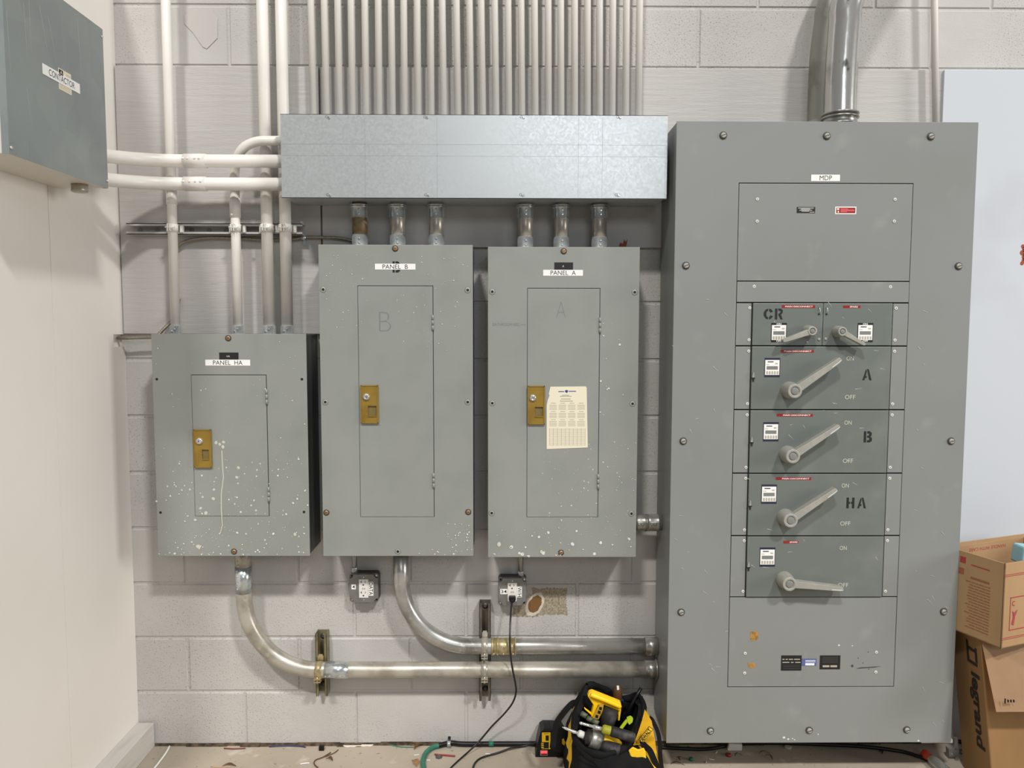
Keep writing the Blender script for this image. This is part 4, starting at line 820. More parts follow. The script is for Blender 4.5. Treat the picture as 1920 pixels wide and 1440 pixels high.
# nipple between panel A and the cabinet
xa = P(1196, 980, D1).x-.0045; zn = P(1214, 980, .1).z; dn2 = .1
T = thing('conduit_nipple', 'short thick steel conduit joining the side of panel A to the big cabinet', 'conduit', (xa, -dn2, zn))
mb = MB(); mb.cyl((xa, -dn2, zn), (xE, -dn2, zn), rl-.0005, n=28); build(mb, 'pipe', m_emt2, T)
for u, v, n_ in ((.03, .42, 'left_connector'), (.46, .9, 'right_connector')):
    mb = MB(); p, q = xa+(xE-xa)*u, xa+(xE-xa)*v; mb.lathe((p, -dn2, zn), (1, 0, 0), [(0, rl-.001), (0, rl+.0025), ((q-p)*.3, rl+.002), ((q-p)*.9, rl+.002), (q-p, rl+.0035), (q-p, rl-.001)], 28); bump_screws(mb, [((p+q)/2-.006, -dn2-rl-.001, zn+.0), ((p+q)/2+.006, -dn2-rl-.001, zn)], r=.0045); build(mb, n_, m_emt2, T)
# the two vertical struts
for px, y0, y1, mt, lab, cl in ((604, 1188, 1305, m_strutg, 'short olive-zinc vertical strut channel with one clamp, under panel HA', [(zh1, m_yzinc)]), (909.5, 1131, 1314, m_strut, 'longer dull steel vertical strut channel with two clamps, below the gap between panels', [(zh2, m_emt), (zh1, m_emt)])):
    x = P(px, (y0+y1)/2, .03).x; za, zb_ = P(px, y1, .04).z, P(px, y0, .04).z
    T = thing('strut_bracket', lab, 'strut', (x, -.001, za)); mb = MB(); strut(mb, (x, -.001, za), (x, -.001, zb_), OUT); 
    for z in (za+.03, zb_-.022): mb.lathe((x, -.0035, z), OUT, [(0, .011), (.002, .011), (.002, .006), (.006, .0055)], 18, 1)
    build(mb, 'channel', [mt, m_boxd], T)
    for z, cm in cl:
        mb = MB(); mb.lathe((x-.0115, -dl, z), (1, 0, 0), [(0, rl+.0003), (0, rl+.0028), (.023, rl+.0028), (.023, rl+.0003)], 28)
        mb.box(x-.010, x+.010, -.052, -.045, z+rl-.002, z+rl+.014); mb.box(x-.007, x+.007, -.050, -.047, z+rl+.012, z+rl+.02)
        mb.box(x-.0115, x+.0115, -dl-rl-.013, -dl-rl+.004, z-.020, z-.017); mb.box(x-.0115, x+.0115, -dl-rl-.010, -dl-rl+.010, z-.031, z-.028); mb.cyl((x, -dl-rl-.005, z-.036), (x, -dl-rl-.005, z-.012), .003, n=10)
        build(mb, 'pipe_clamp', cm, T)

# ---- outlet boxes
def outlet(label, x0, y0, x1, y1, cx, cond_y0, num, num_at, word, word_at, plug=False):
    d = .048; a, b, c, e = rect(x0, y0, x1, y1, d); xm_, zm = (a+b)/2, (c+e)/2; s_ = ((b-a)+(e-c))/4
    T = thing('outlet_box', label, 'outlet', (xm_, -.001, zm-s_))
    def rr(s__, r, n=5): 
        out = []
        for cx_, cz_, a0 in ((1, 1, 0), (-1, 1, 90), (-1, -1, 180), (1, -1, 270)):
            for k in range(n+1): an = math.radians(a0+90*k/n); out.append((xm_+cx_*(s__-r)+r*math.cos(an), zm+cz_*(s__-r)+r*math.sin(an)))
        return out
    mb = MB(); mb.prism([(x, -.001, z) for x, z in rr(s_, .012)], (0, -.036, 0)); build(mb, 'box', m_boxd, T, bevel=.001)
    def cov(s__):
        out = []; r = .013
        for cx_, cz_, a0 in ((1, 1, 270), (-1, 1, 0), (-1, -1, 90), (1, -1, 180)):
            for k in range(7): an = math.radians(a0-90*k/6); out.append((xm_+cx_*s__+r*math.cos(an)*1, zm+cz_*s__+r*math.sin(an)))
        return out
    pts = []
    for (cx_, cz_, a0) in ((1, 1, -90), (-1, 1, 0), (-1, -1, 90), (1, -1, 180)):
        for k in range(7):
            an = math.radians(a0-90*k/6); pts.append((xm_+cx_*(s_*.97)+.0145*math.cos(an), zm+cz_*(s_*.97)+.0145*math.sin(an)))
    mb = MB(); mb.prism([(x, -.037, z) for x, z in rr(s_*1.0, .01)], (0, -.0015, 0)); mb.prism([(x, -.038, z) for x, z in pts], (0, -.010, 0)); build(mb, 'cover', m_box, T, bevel=.002)
    for sx_ in (-1, 1):
        for sz_ in (-1, 1): mb = MB(); mb.lathe((xm_+sx_*(s_-.008), -.0385, zm+sz_*(s_-.008)), OUT, [(0, .0035), (.0015, .003)], 12); build(mb, 'cover_screw', m_chrome if sx_ == sz_ else m_blackprint, T)
    for sz_ in (-1, 1): mb = MB(); mb.lathe((xm_, -.048, zm+sz_*s_*.78), OUT, [(0, .0025), (.0012, .002)], 10); build(mb, 'cover_screw', m_chrome, T)
    w_ = .0165; h = .0335; mb = MB(); mb.box(xm_-w_, xm_+w_, -.0505, -.046, zm-h, zm+h, 0)
    for sz_ in (1, -1):
        zc = zm+sz_*.0195
        if plug and sz_ < 0: continue
        mb.box(xm_-.0085, xm_-.0065, -.0508, -.0504, zc+.001, zc+.010, 1); mb.box(xm_-.0125, xm_-.0065, -.0508, -.0504, zc+.0045, zc+.0062, 1); mb.box(xm_+.005, xm_+.0068, -.0508, -.0504, zc+.002, zc+.009, 1); mb.lathe((xm_-.001, -.0505, zc-.006), OUT, [(0, .0028), (.0004, .0026)], 12, 1)
    mb.box(xm_-.006, xm_-.0005, -.0508, -.0504, zm-.003, zm+.003, 2); mb.box(xm_+.0005, xm_+.006, -.0508, -.0504, zm-.003, zm+.003, 2)
    build(mb, 'receptacle', [m_outlet, m_blackprint, m_papergrey], T, bevel=0)
    nx0, ny0, nx1, ny1 = num_at; mb = MB(); mb.front(nx0, ny0, nx1, ny1, .048, .0486, 0); mb.ptext(num, (nx0+nx1)/2, (ny0+ny1)/2, (nx1-nx0)*.62 if len(num) == 1 else (nx1-nx0)*.82, (ny1-ny0)*.68, .0488, 1, .01); build(mb, 'number_label', [m_white, m_blackprint], T, label='white label reading '+num)
    wx0, wy0, wx1, wy1 = word_at; mb = MB(); mb.front(wx0, wy0, wx1, wy1, .048, .0488, 0); k = mpp(.05)
    mb.text(word, P((wx0+wx1)/2, (wy0+wy1)/2, .049), (wy1-wy0)*k*.94, (wx1-wx0)*k*.8, 1, Vector((0, 0, -1)), Vector((1, 0, 0)), .01); build(mb, 'word_label', [m_white, m_blackprint], T, label='white label reading '+word)
    mb = MB(); mb.text('#4' if num == '4' else '#34', P(wx0+5, wy0-3.5, .0484), .010, .008, 0, Vector((0, 0, -1)), Vector((1, 0, 0))) if False else mb.disc(P(wx0+4, wy0-3, .048), .0012); build(mb, 'ink_mark', m_blackprint, T)
    xc = P(cx, 1058, .03).x; zc = P(cx, cond_y0, .03).z; t2 = thing('conduit', 'thin steel conduit stub above the outlet labelled '+word, 'conduit', (xc, -.03, zm+s_))
    mb = MB(); mb.cyl((xc, -.03, zm+s_+.001), (xc, -.03, zHAb+.004), .0088, n=16); build(mb, 'pipe', m_boxd if False else m_emt2, t2); mb = MB(); mb.lathe((xc, -.03, zm+s_-.002), UZ, [(0, .0115), (.02, .0112), (.024, .009)], 16); bump_screws(mb, [(xc+.001, -.041, zm+s_+.009)]); build(mb, 'connector', m_zinc, t2)
    return xm_, zm, s_
outlet('square steel outlet box labelled DATA and 4, below panel B', 655.5, 1075.5, 708.5, 1131, 665, 1070, '4', (659, 1096, 667, 1105), 'DATA', (691, 1091, 700, 1117))
xo, zo, so = outlet('square steel outlet box labelled W/H and 34 with a cord plugged in', 934.5, 1083, 986.5, 1136.5, 976.5, 1075, '34', (938, 1104.5, 951.5, 1114), 'W/H', (969.5, 1100, 978.5, 1120), True)
# plugged-in cord
T = thing('power_cord', 'black power cord plugged into the W/H outlet and trailing to the floor', 'cord', (xo, -.06, zo-.03)); k = mpp(.06)
mb = MB(); zc = zo-.0205; mb.prism([(xo-.0118, 0, zc+.009), (xo+.0118, 0, zc+.009), (xo+.0125, 0, zc-.004), (xo+.006, 0, zc-.012), (xo-.006, 0, zc-.012), (xo-.0125, 0, zc-.004)], (0, .016, 0)); bmesh.ops.translate(mb.bm, verts=mb.bm.verts[:], vec=(0, -.0668, 0)); mb.box(xo-.0055, xo+.0055, -.070, -.0665, zc-.010, zc-.001); build(mb, 'plug', m_black, T, bevel=.002)
cp = [(xo, -.062, zc-.010), P(958.5, 1140, .066), P(957, 1165, .08), P(956, 1195, .108), P(957, 1225, .115), P(961, 1255, .115), P(966, 1280, .11), P(967.5, 1298, .10), P(961, 1318, .09), P(944, 1340, .07), P(922, 1362, .05), P(902, 1386, .042), G(880, 1408, .014), G(862, 1424, .006), G(848, 1437, .005), G(834, 1452, .005), G(800, 1480, .005)]
mb = MB(); mb.tube(bez(cp, 8), .0034, 10, flat=.7); build(mb, 'cable', m_cord, T)

# ================================================================== floor level
mb = MB(); mb.tube(bez([G(822, 1398, .012), G(845, 1393, .012), Vector((P(870, 1395, .02).x, -.02, .012)), Vector((P(930, 1395, .02).x, -.018, .011)), Vector((P(1000, 1395, .02).x, -.018, .011)), Vector((P(1040, 1395, .02).x, -.016, .011))], 8), .0088, 12)
tag(build(mb, 'floor_cable', m_black), 'thick black cable lying along the foot of the wall', 'cable')
mb = MB(); a_ = G(824, 1397.5, .012); mb.tube(bez([a_, G(812, 1401, .012), G(800, 1410, .011), G(794, 1424, .010), G(794, 1438, .010), G(800, 1456, .01)], 8), .0086, 12); tag(build(mb, 'hose', m_green), 'green hose end curling away from the wall on the floor', 'hose')
mb = MB(); x = P(842, 1395, .02).x; mb.box(x-.006, x+.006, -.032, -.0, .0, .003); mb.cyl((x-.0065, -.02, .012), (x+.0065, -.02, .012), .0108, n=16); mb.box(x-.005, x+.005, -.004, -.0005, .012, .032, 0); mb.lathe((x-.0, -.004, .028), OUT, [(0, .005), (.006, .004)], 12, 1)
tag(build(mb, 'cable_strap', [m_zinc, m_black]), 'zinc strap pinning the black floor cable to the wall', 'strap')
mb = MB(); x = P(921, 1395, .02).x; mb.cyl((x-.009, -.019, .0112), (x+.009, -.019, .0112), .0094, n=16); tag(build(mb, 'green_tape_band', m_greend), 'band of green tape around the black floor cable', 'tape')
mb = MB(); mb.tube(bez([Vector((P(1012, 1396, .05).x, -.04, .03)), G(985, 1398, .008), G(960, 1402, .012), G(935, 1411, .007), G(905, 1420, .005), G(893, 1428, .005), G(887, 1440, .005), G(884, 1462, .005)], 8), .0034, 10); tag(build(mb, 'charger_cord', m_cord), 'thin black cord running from the battery charger across the floor', 'cord')
# battery charger
T = thing('battery_charger', 'black and yellow battery charger with a red light, left of the tool bag', 'charger', (P(1035, 1420, .06).x, -.06, 0)); dc = .088
poly = [(1003, 1424), (1008, 1395), (1013, 1373), (1019, 1369), (1036, 1369), (1066, 1373), (1066, 1438), (1012, 1432), (1005, 1430)]
mb = MB(); mb.prism([P(x, y, dc) for x, y in poly], (0, .072, 0)); 
for k in range(5): mb.front(1019+k*3.2, 1367, 1020.6+k*3.2, 1371, .03, dc-.002, 0)
build(mb, 'housing', m_black, T, bevel=.004)
plate('charger_label', T, 1016, 1373.5, 1032, 1404.5, dc, [('DEWALT', 1025, 1375.5, 10, 2.2, 1, .01)], [m_yellow, m_blackprint], extra=lambda mb, d: (mb.front(1013, 1391.5, 1029, 1403.5, d, d+.0003, 1), [mb.front(1015, y, 1019.5, y+1.8, d, d+.0006, 0) for y in (1393, 1396.5, 1400.3)], mb.front(1023, 1379, 1029, 1389, d, d+.0004, 1)), label='yellow instruction label')
mb = MB(); mb.front(1013, 1407, 1027, 1417, dc, dc+.0012, 1); mb.front(1014, 1408, 1026, 1412.5, dc, dc+.0018, 0); mb.front(1015, 1413, 1025.5, 1416, dc, dc+.0016, 2); build(mb, 'indicator_light', [m_redled, m_lever2, m_red], T, label='glowing red indicator light')
# battery standing on the charger
T = thing('battery_pack', 'black battery pack with a small yellow release tab, seated on the charger', 'battery', (P(1050, 1400, .12).x, -.12, .09))
mb = MB(); mb.prism([P(x, y, .135) for x, y in ((1034, 1402), (1040, 1368), (1048, 1362), (1082, 1365), (1084, 1415), (1040, 1410))], (0, .046, 0)); build(mb, 'case', m_black, T, bevel=.004)
mb = MB(); mb.prism([P(x, y, .1355) for x, y in ((1054, 1386), (1057, 1384), (1060, 1391), (1058, 1397), (1054, 1394))], (0, -.003, 0)); build(mb, 'release_tab', m_yellow, T)

# tool bag
def PD(x, y, d): return P(x, y, d)
rim = [(1100, 1287, .14), (1112, 1285, .125), (1130, 1290, .11), (1146, 1302, .10), (1162, 1309, .10), (1185, 1309, .11), (1197, 1304, .13), (1205, 1318, .17), (1207, 1332, .20), (1202, 1352, .25), (1193, 1375, .30), (1184, 1392, .34), (1170, 1404, .37), (1150, 1411, .39), (1130, 1416, .40), (1108, 1412, .39), (1088, 1398, .36), (1078, 1382, .32), (1074, 1364, .28), (1077, 1345, .24), (1082, 1325, .20), (1090, 1305, .165)]
rimp = bez([PD(*r_) for r_ in rim]+[PD(*rim[0])], 3)[:-1]; NR = len(rimp)
cx = sum((p.x for p in rimp))/NR; cyy = sum((p.y for p in rimp))/NR
T = thing('tool_bag', 'open black and yellow fabric tool bag full of tools, against the big grey cabinet', 'tool bag', (cx, cyy, 0)); BAG = T
X0, X1, Y0, Y1 = P(1060, 1440, .2).x, ax_-.022, -.46, -.035
def basept(p):
    dx, dy = p.x-cx, p.y-cyy; m_ = max(abs(dx)/((X1-X0)/2), abs(dy)/((Y1-Y0)/2), 1e-6); return Vector(((X0+X1)/2+dx/m_, (Y0+Y1)/2+dy/m_, .0))
mb = MB(); prof = [(0, 0), (.10, .55), (.25, .9), (.45, 1.0), (.7, 1.0), (1, 1)]
rings = []
for k, (u, v) in enumerate([(1, 0), (.85, .35), (.65, .62), (.45, .82), (.2, .96), (0, 1.0)]):
    rg = []
    for i, p in enumerate(rimp):
        b_ = basept(p); z = p.z*u; wob = .006*math.sin(i*1.7+k*2.3)*(1 if 0 < k < 5 else 0)
        q = Vector((p.x+(b_.x-p.x)*v, p.y+(b_.y-p.y)*v, z)); dirv = Vector((q.x-cx, q.y-cyy, 0)).normalized(); rg.append(mb.bm.verts.new(q+dirv*wob))
    rings.append(rg)
for k in range(5):
    for i in range(NR):
        px_i = i/3
        yel = (6.8 < px_i < 10.5 and k < 5) or (17.2 < px_i < 20.6 and k < 3)
        mb.face([rings[k][i], rings[k][(i+1) % NR], rings[k+1][(i+1) % NR], rings[k+1][i]], 1 if yel else 0, True)
mb.face(rings[-1], 0)
ir = [[mb.bm.verts.new(Vector((cx+(p.x-cx)*s_, cyy+(p.y-cyy)*s_, max(p.z*zf, .02)))) for p in rimp] for s_, zf in ((.985, 1.0), (.93, .8), (.85, .45), (.8, .3))]
for k in range(3):
    for i in range(NR): mb.face([ir[k][i], ir[k+1][i], ir[k+1][(i+1) % NR], ir[k][(i+1) % NR]], 0, True)
mb.face(ir[-1], 0); build(mb, 'shell', [m_bfab, m_yfab], T)
mb = MB(); rp = rimp+[rimp[0]]; mb.tube(rp, lambda i: .0125+.003*math.sin(i*.9), 10, caps=False, flat=.7); build(mb, 'rim_binding', m_bweb, T)
def strap(name, pts, w_, parent=T, mt=m_bweb, th=.003, nrm=(0, -1, 0), n=8):
    pts = bez([PD(*p) for p in pts], n); mb = MB(); pr = None
    for i, p in enumerate(pts):
        t_ = (pts[min(i+1, len(pts)-1)]-pts[max(i-1, 0)]).normalized(); s_ = t_.cross(Vector(nrm)).normalized()*w_/2; o_ = Vector(nrm)*th
        vs_ = [mb.bm.verts.new(q) for q in (p-s_, p+s_, p+s_+o_, p-s_+o_)]
        if pr: [mb.face([pr[j], pr[(j+1) % 4], vs_[(j+1) % 4], vs_[j]], 0, False) for j in range(4)]
        else: mb.face(vs_)
        pr = vs_
    mb.face(pr[::-1]); return build(mb, name, mt, parent)
strap('side_handle', [(1084, 1322, .2), (1076, 1317, .2), (1066, 1325, .21), (1050, 1345, .22), (1043, 1358, .23), (1038, 1385, .24), (1036, 1402, .25)], .020)
strap('zipper_tape', [(1197, 1309, .14), (1203, 1325, .19), (1201, 1345, .24), (1191, 1372, .30), (1182, 1392, .345)], .034)
strap('zipper_tape', [(1101, 1292, .165), (1091, 1315, .2), (1083, 1340, .24), (1078, 1365, .29)], .020)
strap('front_cord', [(1082, 1400, .41), (1096, 1412, .425), (1112, 1424, .43), (1128, 1442, .435)], .006)
strap('shoulder_strap', [(1218, 1344, .24), (1224, 1352, .26), (1233, 1372, .27), (1237, 1395, .27), (1238, 1420, .27), (1242, 1450, .27)], .014)
strap('front_handle', [(1214, 1378, .31), (1206, 1386, .34), (1207, 1396, .36), (1218, 1407, .37), (1226, 1424, .38), (1236, 1448, .38)], .020)
mb = MB(); mb.prism([P(x, y, .375) for x, y in ((1186, 1399), (1196, 1404), (1207, 1401), (1210, 1408), (1212, 1427), (1201, 1430), (1188, 1434), (1183, 1420), (1178, 1406))], (0, -.006, 0)); build(mb, 'yellow_flap', m_yfab, T, bevel=.003, label='yellow fabric flap')
# yellow side with logo: a gusset panel proud of the shell
mb = MB(); zq = .345
mb.quadmesh([P(1209, 1330, .27), P(1222, 1352, .29), P(1229, 1392, .32), P(1231, 1412, .34), P(1218, 1402, .35), P(1199, 1396, .352), P(1187, 1398, .352), P(1196, 1374, .325), P(1204, 1350, .29)], [(0, 1, 8), (1, 2, 7, 8), (2, 3, 4, 7), (4, 5, 6, 7)])
bmesh.ops.solidify(mb.bm, geom=mb.bm.faces[:], thickness=.004); build(mb, 'yellow_gusset', m_yfab, T, label='yellow fabric side')
c0 = P(1213, 1375, .36); ua = (P(1222, 1362, .36)-P(1204, 1386, .36)).normalized(); va = Vector((0, -1, 0)).cross(ua)*-1
if va.x > 0: va = -va
mb = MB(); k = mpp(.36); mb.obox(c0+ua*(-3*k), ua, va, (0, -1, 0), 34*k, 10.5*k, .0015, 1); mb.obox(c0+ua*(-3*k)+Vector((0, -.0004, 0)), ua, va, (0, -1, 0), 32*k, 8.5*k, .0015, 0); mb.text('DEWALT', c0+ua*(-5*k)+Vector((0, -.0014, 0)), 31*k, 7.6*k, 1, ua, va, .045)
build(mb, 'logo_patch', [m_yfab, m_blackprint], T, label='brand patch')
mb = MB(); mb.prism([P(x, y, .205) for x, y in ((1066, 1328), (1074, 1330), (1062, 1355), (1060, 1366), (1052, 1352))], (0, .004, 0)); build(mb, 'reflective_strip', mat('grey_reflective_tape', (120, 122, 124), .4), T, label='grey strip inside the side handle')

# ---- tools in the bag
def px_prism(mb, pts, d, th, m=0): mb.prism([P(x, y, d) for x, y in pts], (0, th, 0), m)
T = thing('cordless_tool', 'yellow cordless tool with a black grip standing at the back of the tool bag', 'power tool', P(1130, 1350, .2))
mb = MB(); px_prism(mb, [(1105, 1299), (1111, 1297), (1164, 1318), (1166, 1326), (1162, 1334), (1152, 1330), (1132, 1322), (1122, 1322), (1117, 1332), (1112, 1347), (1108, 1344), (1113, 1323), (1102, 1306)], .235, .022); px_prism(mb, [(1112, 1345), (1096, 1330), (1095, 1327), (1110, 1338), (1116, 1341)], .232, .01); mb.tube([P(1107, 1302, .24), P(1135, 1313, .24), P(1163, 1325, .24)], .0085, 10); px_prism(mb, [(1160, 1330), (1165, 1330), (1162, 1352), (1158, 1352)], .232, .03); build(mb, 'housing', m_yellow, T, bevel=.003)
mb = MB(); px_prism(mb, [(1124, 1322), (1132, 1321), (1130, 1335), (1122, 1349), (1111, 1346), (1117, 1334)], .242, .006); [px_prism(mb, [(x, y), (x+5, y+1.5), (x+4, y+7), (x-1, y+5.5)], .2425, .001, 1) for x, y in ((1124, 1325), (1121.5, 1332), (1117, 1340))]; build(mb, 'info_label', [mat('ochre_label', (196, 156, 50), .5), m_blackprint], T, label='ochre label')
mb = MB(); mb.tube([P(1146, 1329, .245), P(1143, 1340, .25), P(1140, 1352, .255), P(1137, 1366, .25)], lambda i: (.022, .026, .024, .022)[i], 16); build(mb, 'grip', m_rub, T, bevel=0)
def axis_tool(mb, p0, p1, prof, m=0, n=20): p0, p1 = Vector(p0), Vector(p1); L_ = (p1-p0).length; mb.lathe(p0, p1-p0, [(h*L_, r) for h, r in prof], n, m)
T = thing('impact_driver', 'silver and yellow cordless impact driver lying across the mouth of the tool bag', 'power tool', P(1120, 1395, .3))
A0, A1 = P(1085, 1376, .345), P(1166, 1404, .345); dirv = (A1-A0).normalized(); LL = (A1-A0).length
mb = MB(); axis_tool(mb, A0+dirv*.016, A0+dirv*LL*.32, [(0, .0135), (.25, .0145), (.32, .024), (1, .028)], 0); build(mb, 'nose_boot', m_rub, T)
mb = MB(); axis_tool(mb, A0+dirv*LL*.26, A0+dirv*LL*.52, [(0, .0275), (.2, .030), (1, .0315)], 0); build(mb, 'gear_housing', m_silver, T)
mb = MB(); axis_tool(mb, A0+dirv*LL*.52, A1, [(0, .0315), (.3, .031), (.7, .027), (.9, .02), (1, .008)], 0); build(mb, 'motor_housing', m_yellow, T)
mb = MB(); axis_tool(mb, P(1127, 1397, .37), P(1160, 1407, .375), [(0, .014), (.15, .019), (1, .021)], 0); build(mb, 'grip', m_rub, T)
mb = MB(); axis_tool(mb, P(1084, 1374, .345), P(1097, 1380, .345), [(0, .0085), (.2, .0115), (1, .0115)], 0); build(mb, 'chuck', m_splat, T, label='white chuck collar')
mb = MB(); axis_tool(mb, P(1054, 1363, .34), P(1086, 1376, .345), [(0, .0012), (.12, .003), (.2, .0045), (.6, .0045), (.62, .0055), (1, .0055)], 0, 12); build(mb, 'bit', m_chrome, T)
T = thing('screwdriver', 'screwdriver with a fat black handle and green-yellow collar lying across the tool bag', 'screwdriver', P(1140, 1370, .37))
S0, S1 = P(1090, 1357, .36), P(1192, 1384, .385)
mb = MB(); axis_tool(mb, P(1086, 1355, .36), P(1133, 1368, .37), [(0, .001), (.05, .005), (.1, .005), (.12, .0042), (.55, .0045), (.56, .0065), (1, .0065)], 0, 14); build(mb, 'shaft', m_chrome, T)
mb = MB(); axis_tool(mb, P(1129, 1366.5, .37), P(1147, 1371, .375), [(0, .011), (.2, .0145), (.8, .0145), (1, .013)], 0); build(mb, 'collar', m_limed, T)
mb = MB(); axis_tool(mb, P(1145, 1370.5, .375), P(1191, 1384, .385), [(0, .0145), (.1, .0165), (.5, .0165), (.85, .0165), (.95, .014), (1, .009)], 0); build(mb, 'handle', m_rub, T)
for i, (p0, p1, r_, lab) in enumerate((((1090, 1337, .25), (1100, 1344, .26), .009, 'olive-grey socket in the tool bag, topmost of three'), ((1101, 1346, .27), (1112, 1352, .28), .0085, 'olive-grey socket in the tool bag, middle of three'), ((1112, 1351, .29), (1122, 1357, .3), .009, 'olive-grey socket in the tool bag, lowest of three'))):
    mb = MB(); a0, a1 = P(*p0), P(*p1); mb.lathe(a1, a0-a1, [(0, r_*.6), (0, r_), ((a0-a1).length, r_)], 16); mb.lathe(a1-(a0-a1).normalized()*.0002, a0-a1, [(0, r_*.62), (.0004, r_*.6)], 12, 1); tag(build(mb, 'socket', [m_olive, m_blackprint]), lab, 'socket', 'sockets in the tool bag')
T = MB(); T.tube(bez([P(1164, 1366, .33), P(1170, 1358, .33), P(1176, 1351, .33), P(1183, 1348, .33)], 5), .0055, 10); px_prism(T, [(1176, 1348), (1183, 1345), (1187, 1348), (1186, 1354), (1180, 1359), (1177, 1355)], .337, .012); tag(build(T, 'plastic_hand_tool', m_lime), 'lime-yellow plastic hand tool inside the tool bag', 'tool')
T = thing('nut_driver', 'tool with a rounded dark brown grip rising from the back of the tool bag', 'hand tool', P(1158, 1320, .14))
mb = MB(); axis_tool(mb, P(1157, 1330, .15), P(1158.5, 1284, .15), [(0, .012), (.35, .014), (.5, .0165), (.8, .0165), (.93, .0115), (1, .003)], 0); build(mb, 'grip', m_wood, T)
mb = MB(); px_prism(mb, [(1156.5, 1286), (1160.5, 1286), (1161, 1293), (1157, 1294)], .1675, .002); build(mb, 'white_mark', m_white, T)
mb = MB(); mb.tube([P(1152, 1312, .15), P(1160, 1314, .166), P(1167, 1312, .15), P(1169, 1318, .15)], .004, 8); build(mb, 'blue_collar', mat('blue_rubber', (30, 58, 96), .5), T)
mb = MB(); mb.tube([P(1172, 1345, .16), P(1186, 1318, .15), P(1194, 1304, .145), P(1202, 1290, .14)], lambda i: .006, 10); tag(build(mb, 'black_rod', m_black), 'slim black rod sticking up from the right corner of the tool bag', 'rod')

# ================================================================== cardboard boxes
ub_f = P(1885, 1057, .395); zt_u = ub_f.z; zb_u = P(1893, 1217, .395).z; A_ = Vector((ub_f.x, ub_f.y, 0)); B_ = P(1798, 1030, .243); B_ = Vector((B_.x, B_.y, 0))
v1 = (B_-A_).normalized(); v2 = Vector((-v1.y, v1.x, 0)); v2 = v2 if v2.x > 0 else -v2; LU, WU = .20, .36
T = thing('cardboard_box', 'open cardboard shipping box with red print, upper of the two by the cabinet', 'cardboard box', A_+v1*LU/2+v2*WU/2+Vector((0, 0, zb_u)))
tk = .005; Zv = Vector((0, 0, 1)); mid = A_+v1*LU/2+v2*WU/2; hU = zt_u-zb_u
mb = MB(); mb.obox(mid+Zv*(zb_u+tk/2), v1, v2, Zv, LU, WU, tk)
mb.obox(A_+v1*LU/2+v2*tk/2+Zv*(zb_u+hU/2), v1, v2, Zv, LU, tk, hU); mb.obox(A_+v1*LU/2+v2*(WU-tk/2)+Zv*(zb_u+hU/2), v1, v2, Zv, LU, tk, hU)
mb.obox(A_+v1*tk/2+v2*WU/2+Zv*(zb_u+hU/2), v2, v1, Zv, WU, tk, hU); mb.obox(A_+v1*(LU-tk/2)+v2*WU/2+Zv*(zb_u+hU/2), v2, v1, Zv, WU, tk, hU)
build(mb, 'carton', m_card, T, bevel=.001)
zflap = P(1860, 1012, .16).z
mb = MB(); mb.obox(A_+v1*(LU-tk/2)+v2*WU/2+Zv*((zt_u+zflap)/2), v2, v1, Zv, WU, .004, zflap-zt_u); 
cF = A_+v1*(LU-tk)+v2*.0; q0_, q1_ = P(1825, 1030, -cF.y), P(1918, 1032, -cF.y)
fc = (A_+v1*(LU-tk/2-.0028)); cc = P(1866, 1030, .19); s_ = (cc-A_).dot(v2); mb.text('HANDLE WITH CARE', fc+v2*(s_+.012)+Zv*P(1866, 1030, .17).z, 100*mpp(.2), .0115, 1, -v2, -Zv, .01)
build(mb, 'back_flap', [m_card, m_cardred], T, label='upright flap printed HANDLE WITH CARE upside down')
# printing on the left side
nl = -v2; mb = MB(); o0 = A_-v2*.0006
def side(u, z, w_, h, m_=0): mb.obox(o0+v1*(u+w_/2)+Zv*(z+h/2), v1, v2, Zv, w_, .0006, h, m_)
side(.05, zb_u+hU*.70, .065, .006, 1); side(.05, zb_u+hU*.86, .065, .003)
for k in range(17):
    u_ = .045
    while u_ < .115: w_ = .006+.016*random.random(); side(u_, zb_u+.028+k*.0095, w_, .0022, 1); u_ += w_+.0025
side(.14, zb_u+hU*.72, .035, .02, 1); side(.135, zb_u+hU*.86, .02, .02)
build(mb, 'side_printing', [m_cardred, m_cardreddull], T, label='faded red printed text')
mb = MB(); o1 = A_-v1*.0006
def frn(u, z, w_, h): mb.obox(o1+v2*(u+w_/2)+Zv*(z+h/2), v2, v1, Zv, w_, .0006, h)
for z in (hU-.038, hU-.043, .028, .033): frn(.0, zb_u+z, WU*.98, .0016)
frn(.03, zb_u+.055, .13, .003); frn(.03, zb_u+.16, .13, .003); frn(.03, zb_u+.055, .003, .108); frn(.157, zb_u+.055, .003, .108)
mb.text('GLASS', o1+v2*.095+Zv*(zb_u+.14)-v1*.0006, .1, .02, 0, v2, Zv, .02) if False else None
mb.text('C', o1+v2*.045+Zv*(zb_u+.142)-v1*.0006, .012, .016, 0, v2, Zv, .01); mb.prism([o1-v1*.0004+v2*u+Zv*(zb_u+z) for u, z in ((.04, .075), (.05, .07), (.055, .1), (.065, .12), (.05, .11), (.042, .118), (.046, .098))], -v1*.0003)
build(mb, 'front_printing', m_cardred, T, label='dark red printed border and lettering')
mb = MB(); c_ = A_+v1*.10+v2*.09; mb.obox(Vector((P(1914, 1040, .3).x+.03, -.30, zt_u+.0)), (1, 0, -.1), (0, 1, 0), (.12, 0, 1), .085, .06, .06); tag(build(mb, 'plastic_tub', m_ltblue, bevel=.006), 'light blue plastic tub poking out of the upper cardboard box', 'tub')
